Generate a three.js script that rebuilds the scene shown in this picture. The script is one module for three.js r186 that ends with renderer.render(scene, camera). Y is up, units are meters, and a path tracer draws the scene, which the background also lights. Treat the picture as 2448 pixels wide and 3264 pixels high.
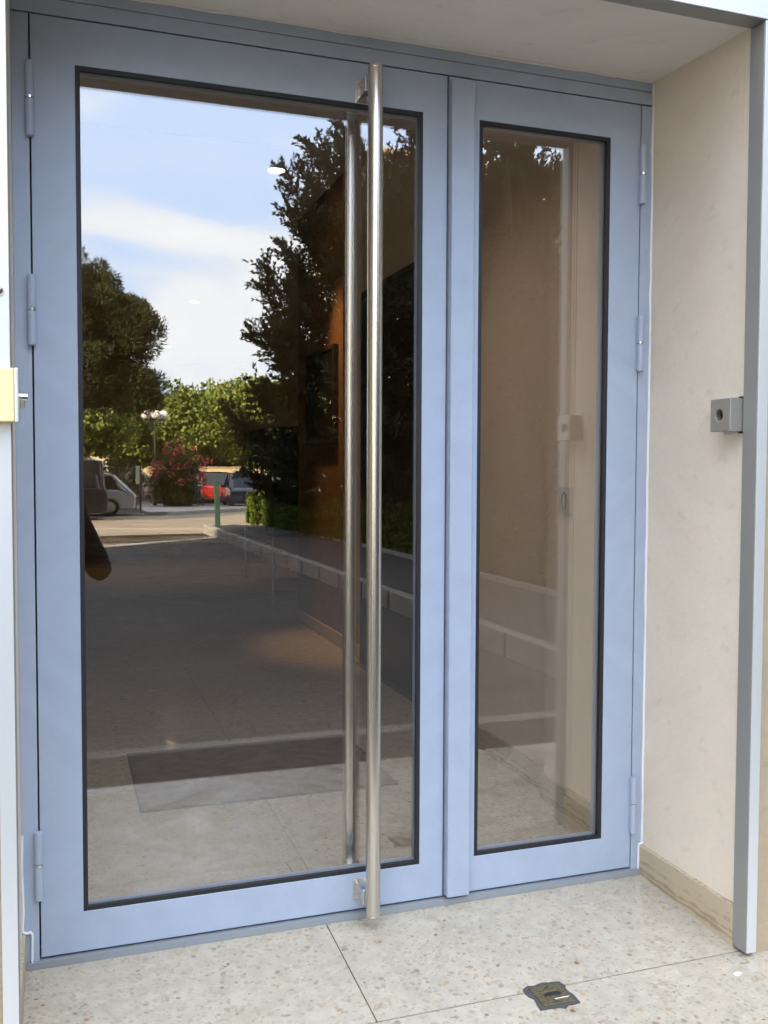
import * as THREE from 'three';
import { RoundedBoxGeometry } from 'three/addons/geometries/RoundedBoxGeometry.js';
import { mergeGeometries } from 'three/addons/utils/BufferGeometryUtils.js';
import { MarchingCubes } from 'three/addons/objects/MarchingCubes.js';
import { createNoise3D } from 'simplex-noise';

// ---------------------------------------------------------------- camera, sky, sun, exposure
const scene = new THREE.Scene();
const camera = new THREE.PerspectiveCamera(57.13, 768 / 1024, 0.05, 900);
camera.position.set(0.0598, 1.1608, 2.3349);
camera.rotation.set(-0.0438, -0.33, 0.0036, 'YXZ');
scene.add(camera);

const renderer = new THREE.WebGLRenderer({ antialias: true });
renderer.toneMapping = THREE.LinearToneMapping;
renderer.toneMappingExposure = 4.75;
renderer.shadowMap.enabled = true;
renderer.shadowMap.type = THREE.PCFSoftShadowMap;

function rng(seed) {
  let a = seed >>> 0;
  return () => { a = (a + 0x6d2b79f5) >>> 0; let t = Math.imul(a ^ (a >>> 15), 1 | a); t = (t + Math.imul(t ^ (t >>> 7), 61 | t)) ^ t; return ((t ^ (t >>> 14)) >>> 0) / 4294967296; };
}
const noise3 = createNoise3D(rng(77));
const fbm = (x, y, z, o = 4) => { let s = 0, a = 0.5; for (let i = 0; i < o; i++) { s += a * noise3(x, y, z); x *= 2.03; y *= 2.03; z *= 2.03; a *= 0.5; } return s; };
const clamp = THREE.MathUtils.clamp, lerp = THREE.MathUtils.lerp, sstep = THREE.MathUtils.smoothstep;

// late-afternoon sun from behind the building, to the left of the door
const SUN_EL = 28 * Math.PI / 180;
const SUN = new THREE.Vector3(-0.74 * Math.cos(SUN_EL), Math.sin(SUN_EL), -0.67 * Math.cos(SUN_EL)).normalize();
const sun = new THREE.DirectionalLight(new THREE.Color().setRGB(1.0, 0.81, 0.53), 5.0);
sun.name = 'sun';
sun.position.copy(SUN).multiplyScalar(120).add(new THREE.Vector3(0, 0, 25));
sun.target.position.set(0, 0, 25);
sun.castShadow = true;
sun.shadow.mapSize.set(4096, 4096);
Object.assign(sun.shadow.camera, { left: -70, right: 70, top: 70, bottom: -70, near: 1, far: 320 });
sun.shadow.radius = 2;
scene.add(sun, sun.target);

// sky: blue, pale towards the horizon, bright cloud added overhead out of view as top light, streaks of high cloud and a whitish bank low down, alike all round
{
  const W = 1024, H = 512, d = new Float32Array(W * H * 4);
  for (let r = 0; r < H; r++) {
    const el = ((r + 0.5) / H - 0.5) * Math.PI, y = Math.sin(el), e = Math.max(0, el) * 180 / Math.PI;
    for (let c = 0; c < W; c++) {
      const lon = ((c + 0.5) / W - 0.5) * 2 * Math.PI, x = Math.cos(lon) * Math.cos(el), z = Math.sin(lon) * Math.cos(el);
      const t = Math.pow(clamp(e / 90, 0, 1), 0.5);
      let R = lerp(0.59, 0.49, t), G = lerp(0.72, 0.64, t), B = lerp(0.92, 0.93, t);
      // cloud sheet: stretched, tilted streaks
      const warp = fbm(x * 1.6 + 3, y * 5, z * 1.6, 3) * 0.9;
      const n = fbm(x * 2.1 + warp, (y + 0.06 * x) * 15 + warp * 1.5, z * 2.1 + 7, 5);
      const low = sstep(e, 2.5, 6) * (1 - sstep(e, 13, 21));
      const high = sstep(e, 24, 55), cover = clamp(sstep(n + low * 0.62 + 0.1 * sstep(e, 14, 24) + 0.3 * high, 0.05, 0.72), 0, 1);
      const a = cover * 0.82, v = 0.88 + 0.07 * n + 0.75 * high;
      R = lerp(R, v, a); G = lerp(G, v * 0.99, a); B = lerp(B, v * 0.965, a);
      if (el < 0) { R = G = B = 0.25; }
      const i = (r * W + c) * 4; d[i] = R; d[i + 1] = G; d[i + 2] = B; d[i + 3] = 1;
    }
  }
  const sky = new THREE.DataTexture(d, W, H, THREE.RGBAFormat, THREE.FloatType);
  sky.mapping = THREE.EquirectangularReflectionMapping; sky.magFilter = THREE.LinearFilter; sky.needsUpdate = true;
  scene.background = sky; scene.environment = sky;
}

// ---------------------------------------------------------------- helpers
const taken = {};
function numbered(n) { taken[n] = (taken[n] ?? -1) + 1; return taken[n] ? n + '_' + String(taken[n]).padStart(3, '0') : n; }
function shadows(o) { o.traverse((m) => { if (m.isMesh) { m.castShadow = true; m.receiveShadow = true; } }); return o; }
function tag(o, label, category, group, kind) { Object.assign(o.userData, { label, category }); if (group) o.userData.group = group; if (kind) o.userData.kind = kind; return o; }
function part(name, geo, mat, parent) { const m = new THREE.Mesh(geo, mat); m.name = name; parent.add(m); return m; }
function thing(name, label, category, [x, y, z] = [0, 0, 0], turn = 0, group) {
  const g = new THREE.Group(); g.name = numbered(name); g.position.set(x, y, z); g.rotation.y = turn; tag(g, label, category, group); scene.add(g); return g;
}
function single(name, geo, mat, label, category, group, kind) { const m = new THREE.Mesh(geo, mat); m.name = numbered(name); tag(m, label, category, group, kind); scene.add(m); return m; }
function structure(name, geo, mat, label, category) { return single(name, geo, mat, label, category, null, 'structure'); }
function structureGroup(name, label, category) { const g = thing(name, label, category); g.userData.kind = 'structure'; return g; }

// uv in metres from position, by the axis the face looks along
function uvm(geo, ox = 0, oy = 0) {
  const g = geo.index ? geo.toNonIndexed() : geo; if (!g.attributes.normal) g.computeVertexNormals();
  const p = g.attributes.position, uv = new Float32Array(p.count * 2), a = new THREE.Vector3(), b = new THREE.Vector3(), c = new THREE.Vector3();
  for (let i = 0; i < p.count; i += 3) {
    a.fromBufferAttribute(p, i); b.fromBufferAttribute(p, i + 1); c.fromBufferAttribute(p, i + 2);
    const n = b.clone().sub(a).cross(c.clone().sub(a)), X = Math.abs(n.x), Y = Math.abs(n.y), Z = Math.abs(n.z);
    [a, b, c].forEach((v, k) => { const j = (i + k) * 2; if (X >= Y && X >= Z) { uv[j] = v.z + ox; uv[j + 1] = v.y + oy; } else if (Y >= Z) { uv[j] = v.x + ox; uv[j + 1] = v.z + oy; } else { uv[j] = v.x + ox; uv[j + 1] = v.y + oy; } });
  }
  g.setAttribute('uv', new THREE.BufferAttribute(uv, 2)); return g;
}
function box(x0, x1, y0, y1, z0, z1, ox, oy) { const g = new THREE.BoxGeometry(x1 - x0, y1 - y0, z1 - z0); g.translate((x0 + x1) / 2, (y0 + y1) / 2, (z0 + z1) / 2); return uvm(g, ox, oy); }
function rbox(x0, x1, y0, y1, z0, z1, r = 0.003, s = 2) { const g = new RoundedBoxGeometry(x1 - x0, y1 - y0, z1 - z0, s, r); g.translate((x0 + x1) / 2, (y0 + y1) / 2, (z0 + z1) / 2); return uvm(g); }
function cyl(r0, r1, h, x, y, z, seg = 24, axis = 'y') { const g = new THREE.CylinderGeometry(r0, r1, h, seg); if (axis === 'x') g.rotateZ(Math.PI / 2); if (axis === 'z') g.rotateX(Math.PI / 2); g.translate(x, y, z); return g; }
function merged(list) { return mergeGeometries(list.map((g) => { const h = g.index ? g.toNonIndexed() : g; for (const k of Object.keys(h.attributes)) if (!['position', 'normal', 'uv'].includes(k)) h.deleteAttribute(k); return h; })); }
// quad sheet through four corners with uv = x,z in metres
function sheet(pts) { // polygon in xz with height: pts [x,y,z] convex, wound anticlockwise from above
  const pos = [], uv = [];
  for (let i = 1; i < pts.length - 1; i++) for (const p of [pts[0], pts[i], pts[i + 1]]) { pos.push(...p); uv.push(p[0], p[2]); }
  const g = new THREE.BufferGeometry(); g.setAttribute('position', new THREE.Float32BufferAttribute(pos, 3)); g.setAttribute('uv', new THREE.Float32BufferAttribute(uv, 2)); g.computeVertexNormals();
  if (g.attributes.normal.getY(0) < 0) { for (let i = 0; i < pos.length; i += 9) for (let k = 0; k < 3; k++) { [pos[i + 3 + k], pos[i + 6 + k]] = [pos[i + 6 + k], pos[i + 3 + k]]; } for (let i = 0; i < uv.length; i += 6) for (let k = 0; k < 2; k++) [uv[i + 2 + k], uv[i + 4 + k]] = [uv[i + 4 + k], uv[i + 2 + k]]; const h = new THREE.BufferGeometry(); h.setAttribute('position', new THREE.Float32BufferAttribute(pos, 3)); h.setAttribute('uv', new THREE.Float32BufferAttribute(uv, 2)); h.computeVertexNormals(); return h; }
  return g;
}
// slab between a top polygon and its copy lowered by t
function slab(pts, t) {
  const n = pts.length, top = sheet(pts), bot = sheet(pts.map(([x, y, z]) => [x, y - t, z])), pos = [], uv = [];
  for (let i = 0; i < n; i++) { const a = pts[i], b = pts[(i + 1) % n], al = [a[0], a[1] - t, a[2]], bl = [b[0], b[1] - t, b[2]]; for (const p of [a, b, bl, a, bl, al]) { pos.push(...p); uv.push(p[0] + p[2], p[1]); } }
  const s = new THREE.BufferGeometry(); s.setAttribute('position', new THREE.Float32BufferAttribute(pos, 3)); s.setAttribute('uv', new THREE.Float32BufferAttribute(uv, 2)); s.computeVertexNormals();
  return mergeGeometries([top, bot, s]);
}
function tex(canvasOrData, w, h, srgb, rep = 1) {
  const t = canvasOrData.getContext ? new THREE.CanvasTexture(canvasOrData) : new THREE.DataTexture(canvasOrData, w, h, THREE.RGBAFormat);
  t.wrapS = t.wrapT = THREE.RepeatWrapping; t.magFilter = THREE.LinearFilter; t.minFilter = THREE.LinearMipmapLinearFilter; t.generateMipmaps = true;
  if (srgb) t.colorSpace = THREE.SRGBColorSpace; t.repeat.set(1 / rep, 1 / rep); t.needsUpdate = true; return t;
}
const toS = (v) => Math.round(255 * clamp(v <= 0.0031308 ? v * 12.92 : 1.055 * Math.pow(v, 1 / 2.4) - 0.055, 0, 1));
// tileable colour noise: f(u, v, N) -> linear rgb multiplier or colour; N is a periodic fbm
function pixels(n, f) {
  const d = new Uint8Array(n * n * 4), T = 2 * Math.PI;
  const N = (u, v, s, o = 4, k = 0) => { const a = u * T, b = v * T, q = s / T; return fbm(Math.cos(a) * q + k, Math.sin(a) * q + Math.cos(b) * q * 1.31 + k * 2, Math.sin(b) * q + 5 - k, o); };
  for (let j = 0; j < n; j++) for (let i = 0; i < n; i++) { const c = f(i / n, j / n, N), k = (j * n + i) * 4; d[k] = toS(c[0]); d[k + 1] = toS(c[1]); d[k + 2] = toS(c[2]); d[k + 3] = 255; }
  return d;
}
function grayPixels(n, f) { const d = new Uint8Array(n * n * 4), T = 2 * Math.PI; const N = (u, v, s, o = 4, k = 0) => { const a = u * T, b = v * T, q = s / T; return fbm(Math.cos(a) * q + k, Math.sin(a) * q + Math.cos(b) * q * 1.31 + k * 2, Math.sin(b) * q + 5 - k, o); };
  for (let j = 0; j < n; j++) for (let i = 0; i < n; i++) { const k = (j * n + i) * 4, v = Math.round(255 * clamp(f(i / n, j / n, N), 0, 1)); d[k] = d[k + 1] = d[k + 2] = v; d[k + 3] = 255; } return d; }
const std = (c, rough = 0.8, o = {}) => new THREE.MeshStandardMaterial({ color: new THREE.Color().setRGB(...c), roughness: rough, ...o });
const phys = (c, rough, o = {}) => new THREE.MeshPhysicalMaterial({ color: new THREE.Color().setRGB(...c), roughness: rough, ...o });

// ---------------------------------------------------------------- materials
const grainR = rng(5);
function terrazzo(seed, base, chips, count) { // 1 m square, chips of marble in a pale cement, drawn so that it tiles
  const S = 1024, cv = document.createElement('canvas'); cv.width = cv.height = S; const g = cv.getContext('2d'), R = rng(seed);
  g.fillStyle = base; g.fillRect(0, 0, S, S);
  const im = g.getImageData(0, 0, S, S); for (let i = 0; i < im.data.length; i += 4) { const k = (R() - 0.5) * 14 + 9 * noise3((i / 4 % S) / 60, Math.floor(i / 4 / S) / 60, 4); im.data[i] += k; im.data[i + 1] += k; im.data[i + 2] += k; } g.putImageData(im, 0, 0);
  for (let q = 0; q < count; q++) {
    const big = Math.pow(R(), 1.9), rad = 1.6 + big * 7, x = R() * S, y = R() * S, n = 5 + Math.floor(R() * 4), rot = R() * 6.28, sq = 0.5 + R() * 0.5;
    let pick = R(), col = chips[0]; for (const [w, c] of chips) { if (pick < w) { col = c; break; } pick -= w; }
    const j = () => Math.round((R() - 0.5) * 22); const k = j();
    g.fillStyle = `rgba(${col[0] + k},${col[1] + k},${col[2] + k},${0.55 + R() * 0.45})`;
    const pts = []; for (let i = 0; i < n; i++) { const a = i / n * 6.283, r = rad * (0.7 + R() * 0.5); const px = Math.cos(a) * r, py = Math.sin(a) * r * sq; pts.push([px * Math.cos(rot) - py * Math.sin(rot), px * Math.sin(rot) + py * Math.cos(rot)]); }
    for (const dx of [-S, 0, S]) for (const dy of [-S, 0, S]) { if (x + dx < -20 || x + dx > S + 20 || y + dy < -20 || y + dy > S + 20) continue; g.beginPath(); pts.forEach(([a, b], i) => i ? g.lineTo(x + dx + a, y + dy + b) : g.moveTo(x + dx + a, y + dy + b)); g.closePath(); g.fill(); }
  }
  return cv;
}
const terrazzoChips = [[0.34, [198, 192, 180]], [0.25, [216, 209, 195]], [0.2, [186, 180, 170]], [0.11, [204, 187, 163]], [0.04, [192, 165, 134]], [0.045, [168, 163, 155]], [0.01, [140, 135, 128]], [0.005, [160, 118, 90]]];
const terrazzoTex = tex(terrazzo(11, 'rgb(208,205,194)', terrazzoChips, 12500), 0, 0, true, 1);
const soilMap = tex(grayPixels(256, (u, v, N) => 0.3 + 0.28 * N(u, v, 6, 4) + 0.16 * N(u, v, 30, 3, 2)), 256, 256, false, 1.3);
const mTerrazzo = std([0.7, 0.65, 0.58], 0.5, { map: terrazzoTex, roughnessMap: soilMap, bumpMap: soilMap, bumpScale: 0.0004 });
mTerrazzo.roughness = 1.15;
const insideTex = terrazzoTex.clone(); insideTex.repeat.set(1 / 1.07, 1 / 1.07); insideTex.needsUpdate = true;
const polishMap = tex(grayPixels(256, (u, v, N) => 0.16 + 0.12 * N(u, v, 5, 4) + 0.1 * N(u, v, 40, 3, 3)), 256, 256, false, 1.7);
const mTerrazzoIn = phys([0.7, 0.65, 0.58], 1, { map: insideTex, roughnessMap: polishMap });
const mGrout = std([0.1, 0.095, 0.085], 0.95);

const peel = tex(grayPixels(256, (u, v, N) => 0.5 + 0.35 * N(u, v, 90, 2) + 0.2 * N(u, v, 8, 3, 1)), 256, 256, false, 0.25);
const paintTone = tex(pixels(256, (u, v, N) => { const k = 0.94 + 0.06 * N(u, v, 7, 4) + 0.03 * N(u, v, 60, 2, 4); return [k, k, k]; }), 256, 256, true, 0.8);
const mFrame = phys([0.39, 0.455, 0.565], 0.42, { map: paintTone, bumpMap: peel, bumpScale: 0.00008, specularIntensity: 0.9 });
const mGasket = std([0.012, 0.013, 0.016], 0.55);
const mGlass = phys([1, 1, 1], 0.0, { transmission: 1, ior: 2.1, thickness: 0, specularIntensity: 1 });
mGlass.color.setRGB(0.985, 0.985, 0.98);
const brush = tex(grayPixels(256, (u, v, N) => 0.5 + 0.4 * fbm(u * 4, v * 160, 3, 2)), 256, 256, false, 0.35);
const mSteel = phys([0.68, 0.65, 0.6], 0.26, { metalness: 1 });
const mSteelBright = phys([0.72, 0.71, 0.69], 0.16, { metalness: 1 });
const mBoltDark = phys([0.3, 0.28, 0.26], 0.35, { metalness: 1 });
const mAlu = phys([0.66, 0.67, 0.66], 0.34, { metalness: 0.3, bumpMap: peel, bumpScale: 0.0001 });
const mAnodised = phys([0.33, 0.33, 0.31], 0.45, { metalness: 0.4 });
const plasterBump = tex(grayPixels(512, (u, v, N) => 0.5 + 0.3 * N(u, v, 70, 4) + 0.25 * N(u, v, 9, 3, 2)), 512, 512, false, 0.9);
function plaster(seed, c, amp = 0.06) {
  return tex(pixels(512, (u, v, N) => { const k = 1 + amp * N(u, v, 5, 5, seed) + amp * 0.5 * N(u, v, 45, 3, seed + 1), st = sstep(N(u, v, 14, 4, seed + 3), 0.36, 0.62) * 0.07; return [c[0] * k - st * c[0], c[1] * k - st * c[1] * 1.1, c[2] * k - st * c[2] * 1.25]; }), 512, 512, true, 1.4);
}
const mReveal = std([1, 1, 1], 0.72, { map: plaster(1, [0.77, 0.675, 0.55]), bumpMap: plasterBump, bumpScale: 0.0012 });
const mSoffit = std([1, 1, 1], 0.85, { map: plaster(2, [0.78, 0.735, 0.66], 0.04), bumpMap: plasterBump, bumpScale: 0.001 });
const mFacade = std([1, 1, 1], 0.85, { map: plaster(3, [0.42, 0.33, 0.22], 0.09), bumpMap: plasterBump, bumpScale: 0.002 });
const mInWall = std([1, 1, 1], 0.62, { map: plaster(4, [0.82, 0.7, 0.58], 0.04), bumpMap: plasterBump, bumpScale: 0.0006 });
const mCeil = std([0.84, 0.81, 0.76], 0.9);
const mCaulk = std([0.78, 0.79, 0.8], 0.45);
const mStone = std([1, 1, 1], 0.48, { map: tex(pixels(512, (u, v, N) => { const w = v + 0.012 * N(u, v, 6, 3, 9), b = N(u * 0 + 0.3, w, 26, 4, 6), s = sstep(N(u, v, 9, 4, 2) * 0.5 + b, 0.1, 0.5), d = sstep(N(u, v, 60, 3, 5), 0.35, 0.6) * 0.2; return [0.5 - 0.15 * s - d * 0.2, 0.41 - 0.14 * s - d * 0.2, 0.285 - 0.12 * s - d * 0.16]; }), 512, 512, true, 0.5), bumpMap: plasterBump, bumpScale: 0.001 });
const mThreshold = std([0.26, 0.28, 0.3], 0.8, { bumpMap: plasterBump, bumpScale: 0.001 });
const mDarkenedPanel = phys([1, 1, 1], 0.45, { map: tex(pixels(256, (u, v, N) => { const k = 0.85 + 0.3 * N(u, v * 0.2, 40, 3, 2) + 0.15 * N(u, v, 6, 3, 5); return [0.3 * k, 0.165 * k, 0.08 * k]; }), 256, 256, true, 0.8) });  // brown wood grain, kept dark in place of shade on this wall stretch
const mDarkDoor = phys([0.045, 0.03, 0.022], 0.4);
const mAsphaltTone = tex(pixels(512, (u, v, N) => { const k = 0.9 + 0.35 * N(u, v, 4, 4, 1) + 0.35 * N(u, v, 120, 3, 2); return [0.2 * k, 0.185 * k, 0.165 * k]; }), 512, 512, true, 5);
const mAsphalt = std([0.27, 0.265, 0.26], 0.92, { map: mAsphaltTone, bumpMap: plasterBump, bumpScale: 0.004 });
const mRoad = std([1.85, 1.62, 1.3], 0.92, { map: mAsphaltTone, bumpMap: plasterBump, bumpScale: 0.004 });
const concreteTone = tex(pixels(512, (u, v, N) => { const k = 0.95 + 0.25 * N(u, v, 5, 5, 1) + 0.18 * N(u, v, 70, 3, 7); return [0.4 * k, 0.375 * k, 0.33 * k]; }), 512, 512, true, 2.2);
const mConcrete = std([1, 1, 1], 0.9, { map: concreteTone, bumpMap: plasterBump, bumpScale: 0.003 });
const mKerb = std([0.5, 0.5, 0.5], 0.9, { map: concreteTone, bumpMap: plasterBump, bumpScale: 0.003 });

// ---------------------------------------------------------------- entrance: floor, recess, building
const DOOR_R = 1.667, DOOR_L = -0.04;
{
  const f = structureGroup('entrance_floor', 'pale terrazzo landing of large slabs outside the glazed doors', 'floor');
  const base = part('joint_bed', slab([[-2.6, -0.054, 1.32], [3.4, -0.054, 1.32], [3.4, -0.054, 0.0], [-2.6, -0.054, 0.0]], 0.4), mGrout, f);
  const S = (x0, x1, z0, y0, z1, y1, uo) => { const g = slab([[x0, y0, z0], [x1, y0, z0], [x1, y1, z1], [x0, y1, z1]], 0.03); const a = g.attributes.uv; for (let i = 0; i < a.count; i++) a.setXY(i, a.getX(i) + uo * 0.37, a.getY(i) + uo * 0.61); part('floor_slab', g, mTerrazzo, f); };
  S(DOOR_L - 0.02, 0.6985, 0.0135, -0.0215, 0.4305, -0.0445, 0); S(0.7015, DOOR_R + 0.03, 0.0135, -0.0215, 0.4305, -0.0445, 1);
  const xs = [-2.6, -1.43, -0.1, 2.35, 3.4];
  for (let i = 0; i < 4; i++) S(xs[i] + 0.0015, xs[i + 1] - 0.0015, 0.4345, -0.0448, 1.32, -0.05, i + 2);
  // hairline crack filled with grout, running from the joint near the lock socket
}
{
  const t = thing('apartment_building', 'beige rendered apartment block with the recessed entrance', 'building');
  const Z1 = 0.452, H = 25;
  part('front_wall', box(-18.0, -0.054, -0.45, H, 0.05, Z1), mFacade, t);
  part('front_wall', box(1.682, 30, -0.45, H, 0.05, Z1), mFacade, t);
  part('front_wall', box(-0.054, 1.682, 2.34, H, 0.05, Z1), mFacade, t);
  part('side_wall', box(-18.0, -17.6, -0.45, H, -17, 0.05), mFacade, t);
  part('side_wall', box(29.6, 30, -0.45, H, -17, 0.05), mFacade, t);
  part('rear_wall', box(-18.0, 30, -0.45, H, -17.4, -17), mFacade, t);
  part('roof', box(-18.1, 30.1, H, H + 0.3, -17.5, 0.55), mConcrete, t);
  // reveal: painted plaster cheeks, soffit, stone skirting
  part('reveal_wall', box(DOOR_R, 1.95, -0.45, 2.29, 0.0, 0.42), mReveal, t);
  part('reveal_wall', box(-0.3, DOOR_L, -0.45, 2.29, 0.0, 0.42), mReveal, t);
  { // soffit, falling slightly outwards
    const g = slab([[-0.3, 2.36, 0.42], [1.95, 2.36, 0.42], [1.95, 2.36, -0.06], [-0.3, 2.36, -0.06]], 0.05), p = g.attributes.position;
    for (let i = 0; i < p.count; i++) if (p.getY(i) < 2.33) p.setY(i, 2.2695 - (p.getZ(i)) * 0.062);
    g.computeVertexNormals(); part('soffit', uvm(g), mSoffit, t);
  }
  part('render_edge_strip', rbox(DOOR_R - 0.004, DOOR_R + 0.01, 0.068, 2.235, 0.386, 0.4135, 0.002), mReveal, t);
  part('skirting', rbox(DOOR_R - 0.012, DOOR_R + 0.02, -0.06, 0.064, 0.003, 0.4125, 0.003), mStone, t);
  part('skirting', rbox(DOOR_L - 0.02, DOOR_L + 0.008, -0.06, 0.064, 0.003, 0.4125, 0.003), mStone, t);
  // aluminium corner profiles round the mouth of the recess
  part('corner_profile', rbox(1.655, 1.6815, -0.036, 2.2345, 0.4135, 0.4635, 0.002), mAnodised, t);
  part('corner_profile', rbox(-0.0535, -0.027, -0.036, 2.2345, 0.4135, 0.4635, 0.002), mAnodised, t);
  part('head_profile', rbox(-0.0535, 1.6815, 2.2365, 2.42, 0.4135, 0.4635, 0.002), mAnodised, t);
  part('front_flange', rbox(1.6558, 1.684, -0.034, 2.2345, 0.464, 0.467, 0.001), mAlu, t);
  part('front_flange', rbox(-0.056, -0.0278, -0.034, 2.2345, 0.464, 0.467, 0.001), mAlu, t);
  part('front_flange', rbox(-0.056, 1.684, 2.2373, 2.42, 0.464, 0.467, 0.001), mAlu, t);
  // sealant beads
  const wob = (pts, r, seed) => { const R = rng(seed), c = new THREE.CatmullRomCurve3(pts.flatMap((p, i) => { if (i === pts.length - 1) return [new THREE.Vector3(...p)]; const q = pts[i + 1], n = Math.max(2, Math.round(Math.hypot(q[0] - p[0], q[1] - p[1], q[2] - p[2]) / 0.05)); return Array.from({ length: n }, (_, k) => new THREE.Vector3(lerp(p[0], q[0], k / n) + (R() - 0.5) * r * 0.8, lerp(p[1], q[1], k / n) + (R() - 0.5) * r * 0.8, lerp(p[2], q[2], k / n))); })); return new THREE.TubeGeometry(c, pts.length * 24, r, 6); };
  part('sealant_bead', wob([[DOOR_R - 0.001, 0.07, 0.0015], [DOOR_R - 0.001, 2.262, 0.0015]], 0.0042, 3), mCaulk, t);
  part('sealant_bead', wob([[DOOR_R - 0.0005, 0.07, 0.004], [1.655, 0.066, 0.004], [1.653, -0.018, 0.004]], 0.0035, 4), mCaulk, t);
  part('sealant_bead', wob([[DOOR_L + 0.002, 0.3, 0.003], [DOOR_L + 0.002, 0.068, 0.004], [-0.02, 0.066, 0.004], [-0.019, -0.016, 0.004]], 0.0035, 5), mCaulk, t);
  part('sealant_bead', wob([[DOOR_L, 2.2685, 0.0025], [DOOR_R, 2.2685, 0.0025]], 0.004, 6), mSoffit, t);
  shadows(t);
}
// ---------------------------------------------------------------- door frame and leaves
function frameShape(x0, x1, y0, y1, hx0, hx1, hy0, hy1, z0, z1, bevel = 0.0015) {
  const s = new THREE.Shape([[x0 + bevel, y0 + bevel], [x1 - bevel, y0 + bevel], [x1 - bevel, y1 - bevel], [x0 + bevel, y1 - bevel]].map((p) => new THREE.Vector2(...p)));
  s.holes.push(new THREE.Path([[hx0 - bevel, hy0 - bevel], [hx0 - bevel, hy1 + bevel], [hx1 + bevel, hy1 + bevel], [hx1 + bevel, hy0 - bevel]].map((p) => new THREE.Vector2(...p))));
  const g = new THREE.ExtrudeGeometry(s, { depth: z1 - z0 - 2 * bevel, bevelEnabled: true, bevelThickness: bevel, bevelSize: bevel, bevelSegments: 2, steps: 1 }); g.translate(0, 0, z0 + bevel); return uvm(g);
}
{
  const t = thing('door_frame', 'blue-grey metal door frame fixed in the recess', 'door frame');
  part('jamb', rbox(DOOR_L, -0.0022, -0.022, 2.2, -0.07, 0.0, 0.0015), mFrame, t);
  part('jamb', rbox(1.6302, DOOR_R, -0.022, 2.2, -0.07, 0.0, 0.0015), mFrame, t);
  part('head', rbox(DOOR_L, DOOR_R, 2.2035, 2.2392, -0.07, 0.0, 0.0012), mFrame, t);
  part('head_cover', rbox(DOOR_L, DOOR_R, 2.2408, 2.2705, -0.07, 0.0005, 0.0012), mFrame, t);
  part('rebate_stop', merged([box(DOOR_L, -0.0022 + 0.012, 0, 2.2035, -0.085, -0.064), box(1.6302 - 0.012, DOOR_R, 0, 2.2035, -0.085, -0.064), box(0.0098, 1.6182, 2.19, 2.2035, -0.085, -0.064)]), mGasket, t);
  part('threshold', box(DOOR_L, DOOR_R, -0.06, -0.006, -0.075, 0.012), mThreshold, t);
  shadows(t);
}
function hinge(parent, x, y0, y1) {
  const h = new THREE.Group(); h.name = 'hinge'; parent.add(h);
  const m = (y0 + y1) / 2 + 0.002, r = 0.0098, prof = (a, b) => new THREE.LatheGeometry([[0, a], [r - 0.0015, a], [r, a + 0.0015], [r, b - 0.0015], [r - 0.0015, b], [0, b]].map((p) => new THREE.Vector2(...p)), 20).translate(x, 0, 0.0095);
  part('knuckle', prof(m + 0.003, y1), mFrame, h); part('knuckle', prof(y0, m - 0.003), mFrame, h);
  part('steel_ring', cyl(0.0101, 0.0101, 0.0056, x, m, 0.0095, 20), mSteelBright, h);
  part('hinge_plate', rbox(x - 0.011, x + 0.011, y0 + 0.006, y1 - 0.006, -0.004, 0.004, 0.001), mFrame, h);
}
function leaf(name, label, x0, x1, gx0, gx1) {
  const t = thing(name, label, 'door leaf'), y0 = 0.0, y1 = 2.2, gy0 = 0.097, gy1 = 2.098;
  part('leaf_frame', frameShape(x0, x1, y0, y1, gx0, gx1, gy0, gy1, -0.062, 0.0), mFrame, t);
  // black rubber gasket lining the opening down to the pane
  part('gasket', frameShape(gx0 - 0.0005, gx1 + 0.0005, gy0 - 0.0005, gy1 + 0.0005, gx0 + 0.011, gx1 - 0.011, gy0 + 0.011, gy1 - 0.011, -0.0122, -0.0018, 0.0008), mGasket, t);
  part('inner_gasket', frameShape(gx0 - 0.0005, gx1 + 0.0005, gy0 - 0.0005, gy1 + 0.0005, gx0 + 0.004, gx1 - 0.004, gy0 + 0.004, gy1 - 0.004, -0.027, -0.0207, 0.0006), mGasket, t);
  part('glass_pane', box(gx0 + 0.001, gx1 - 0.001, gy0 + 0.001, gy1 - 0.001, -0.0205, -0.0125), mGlass, t);
  return t;
}
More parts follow.
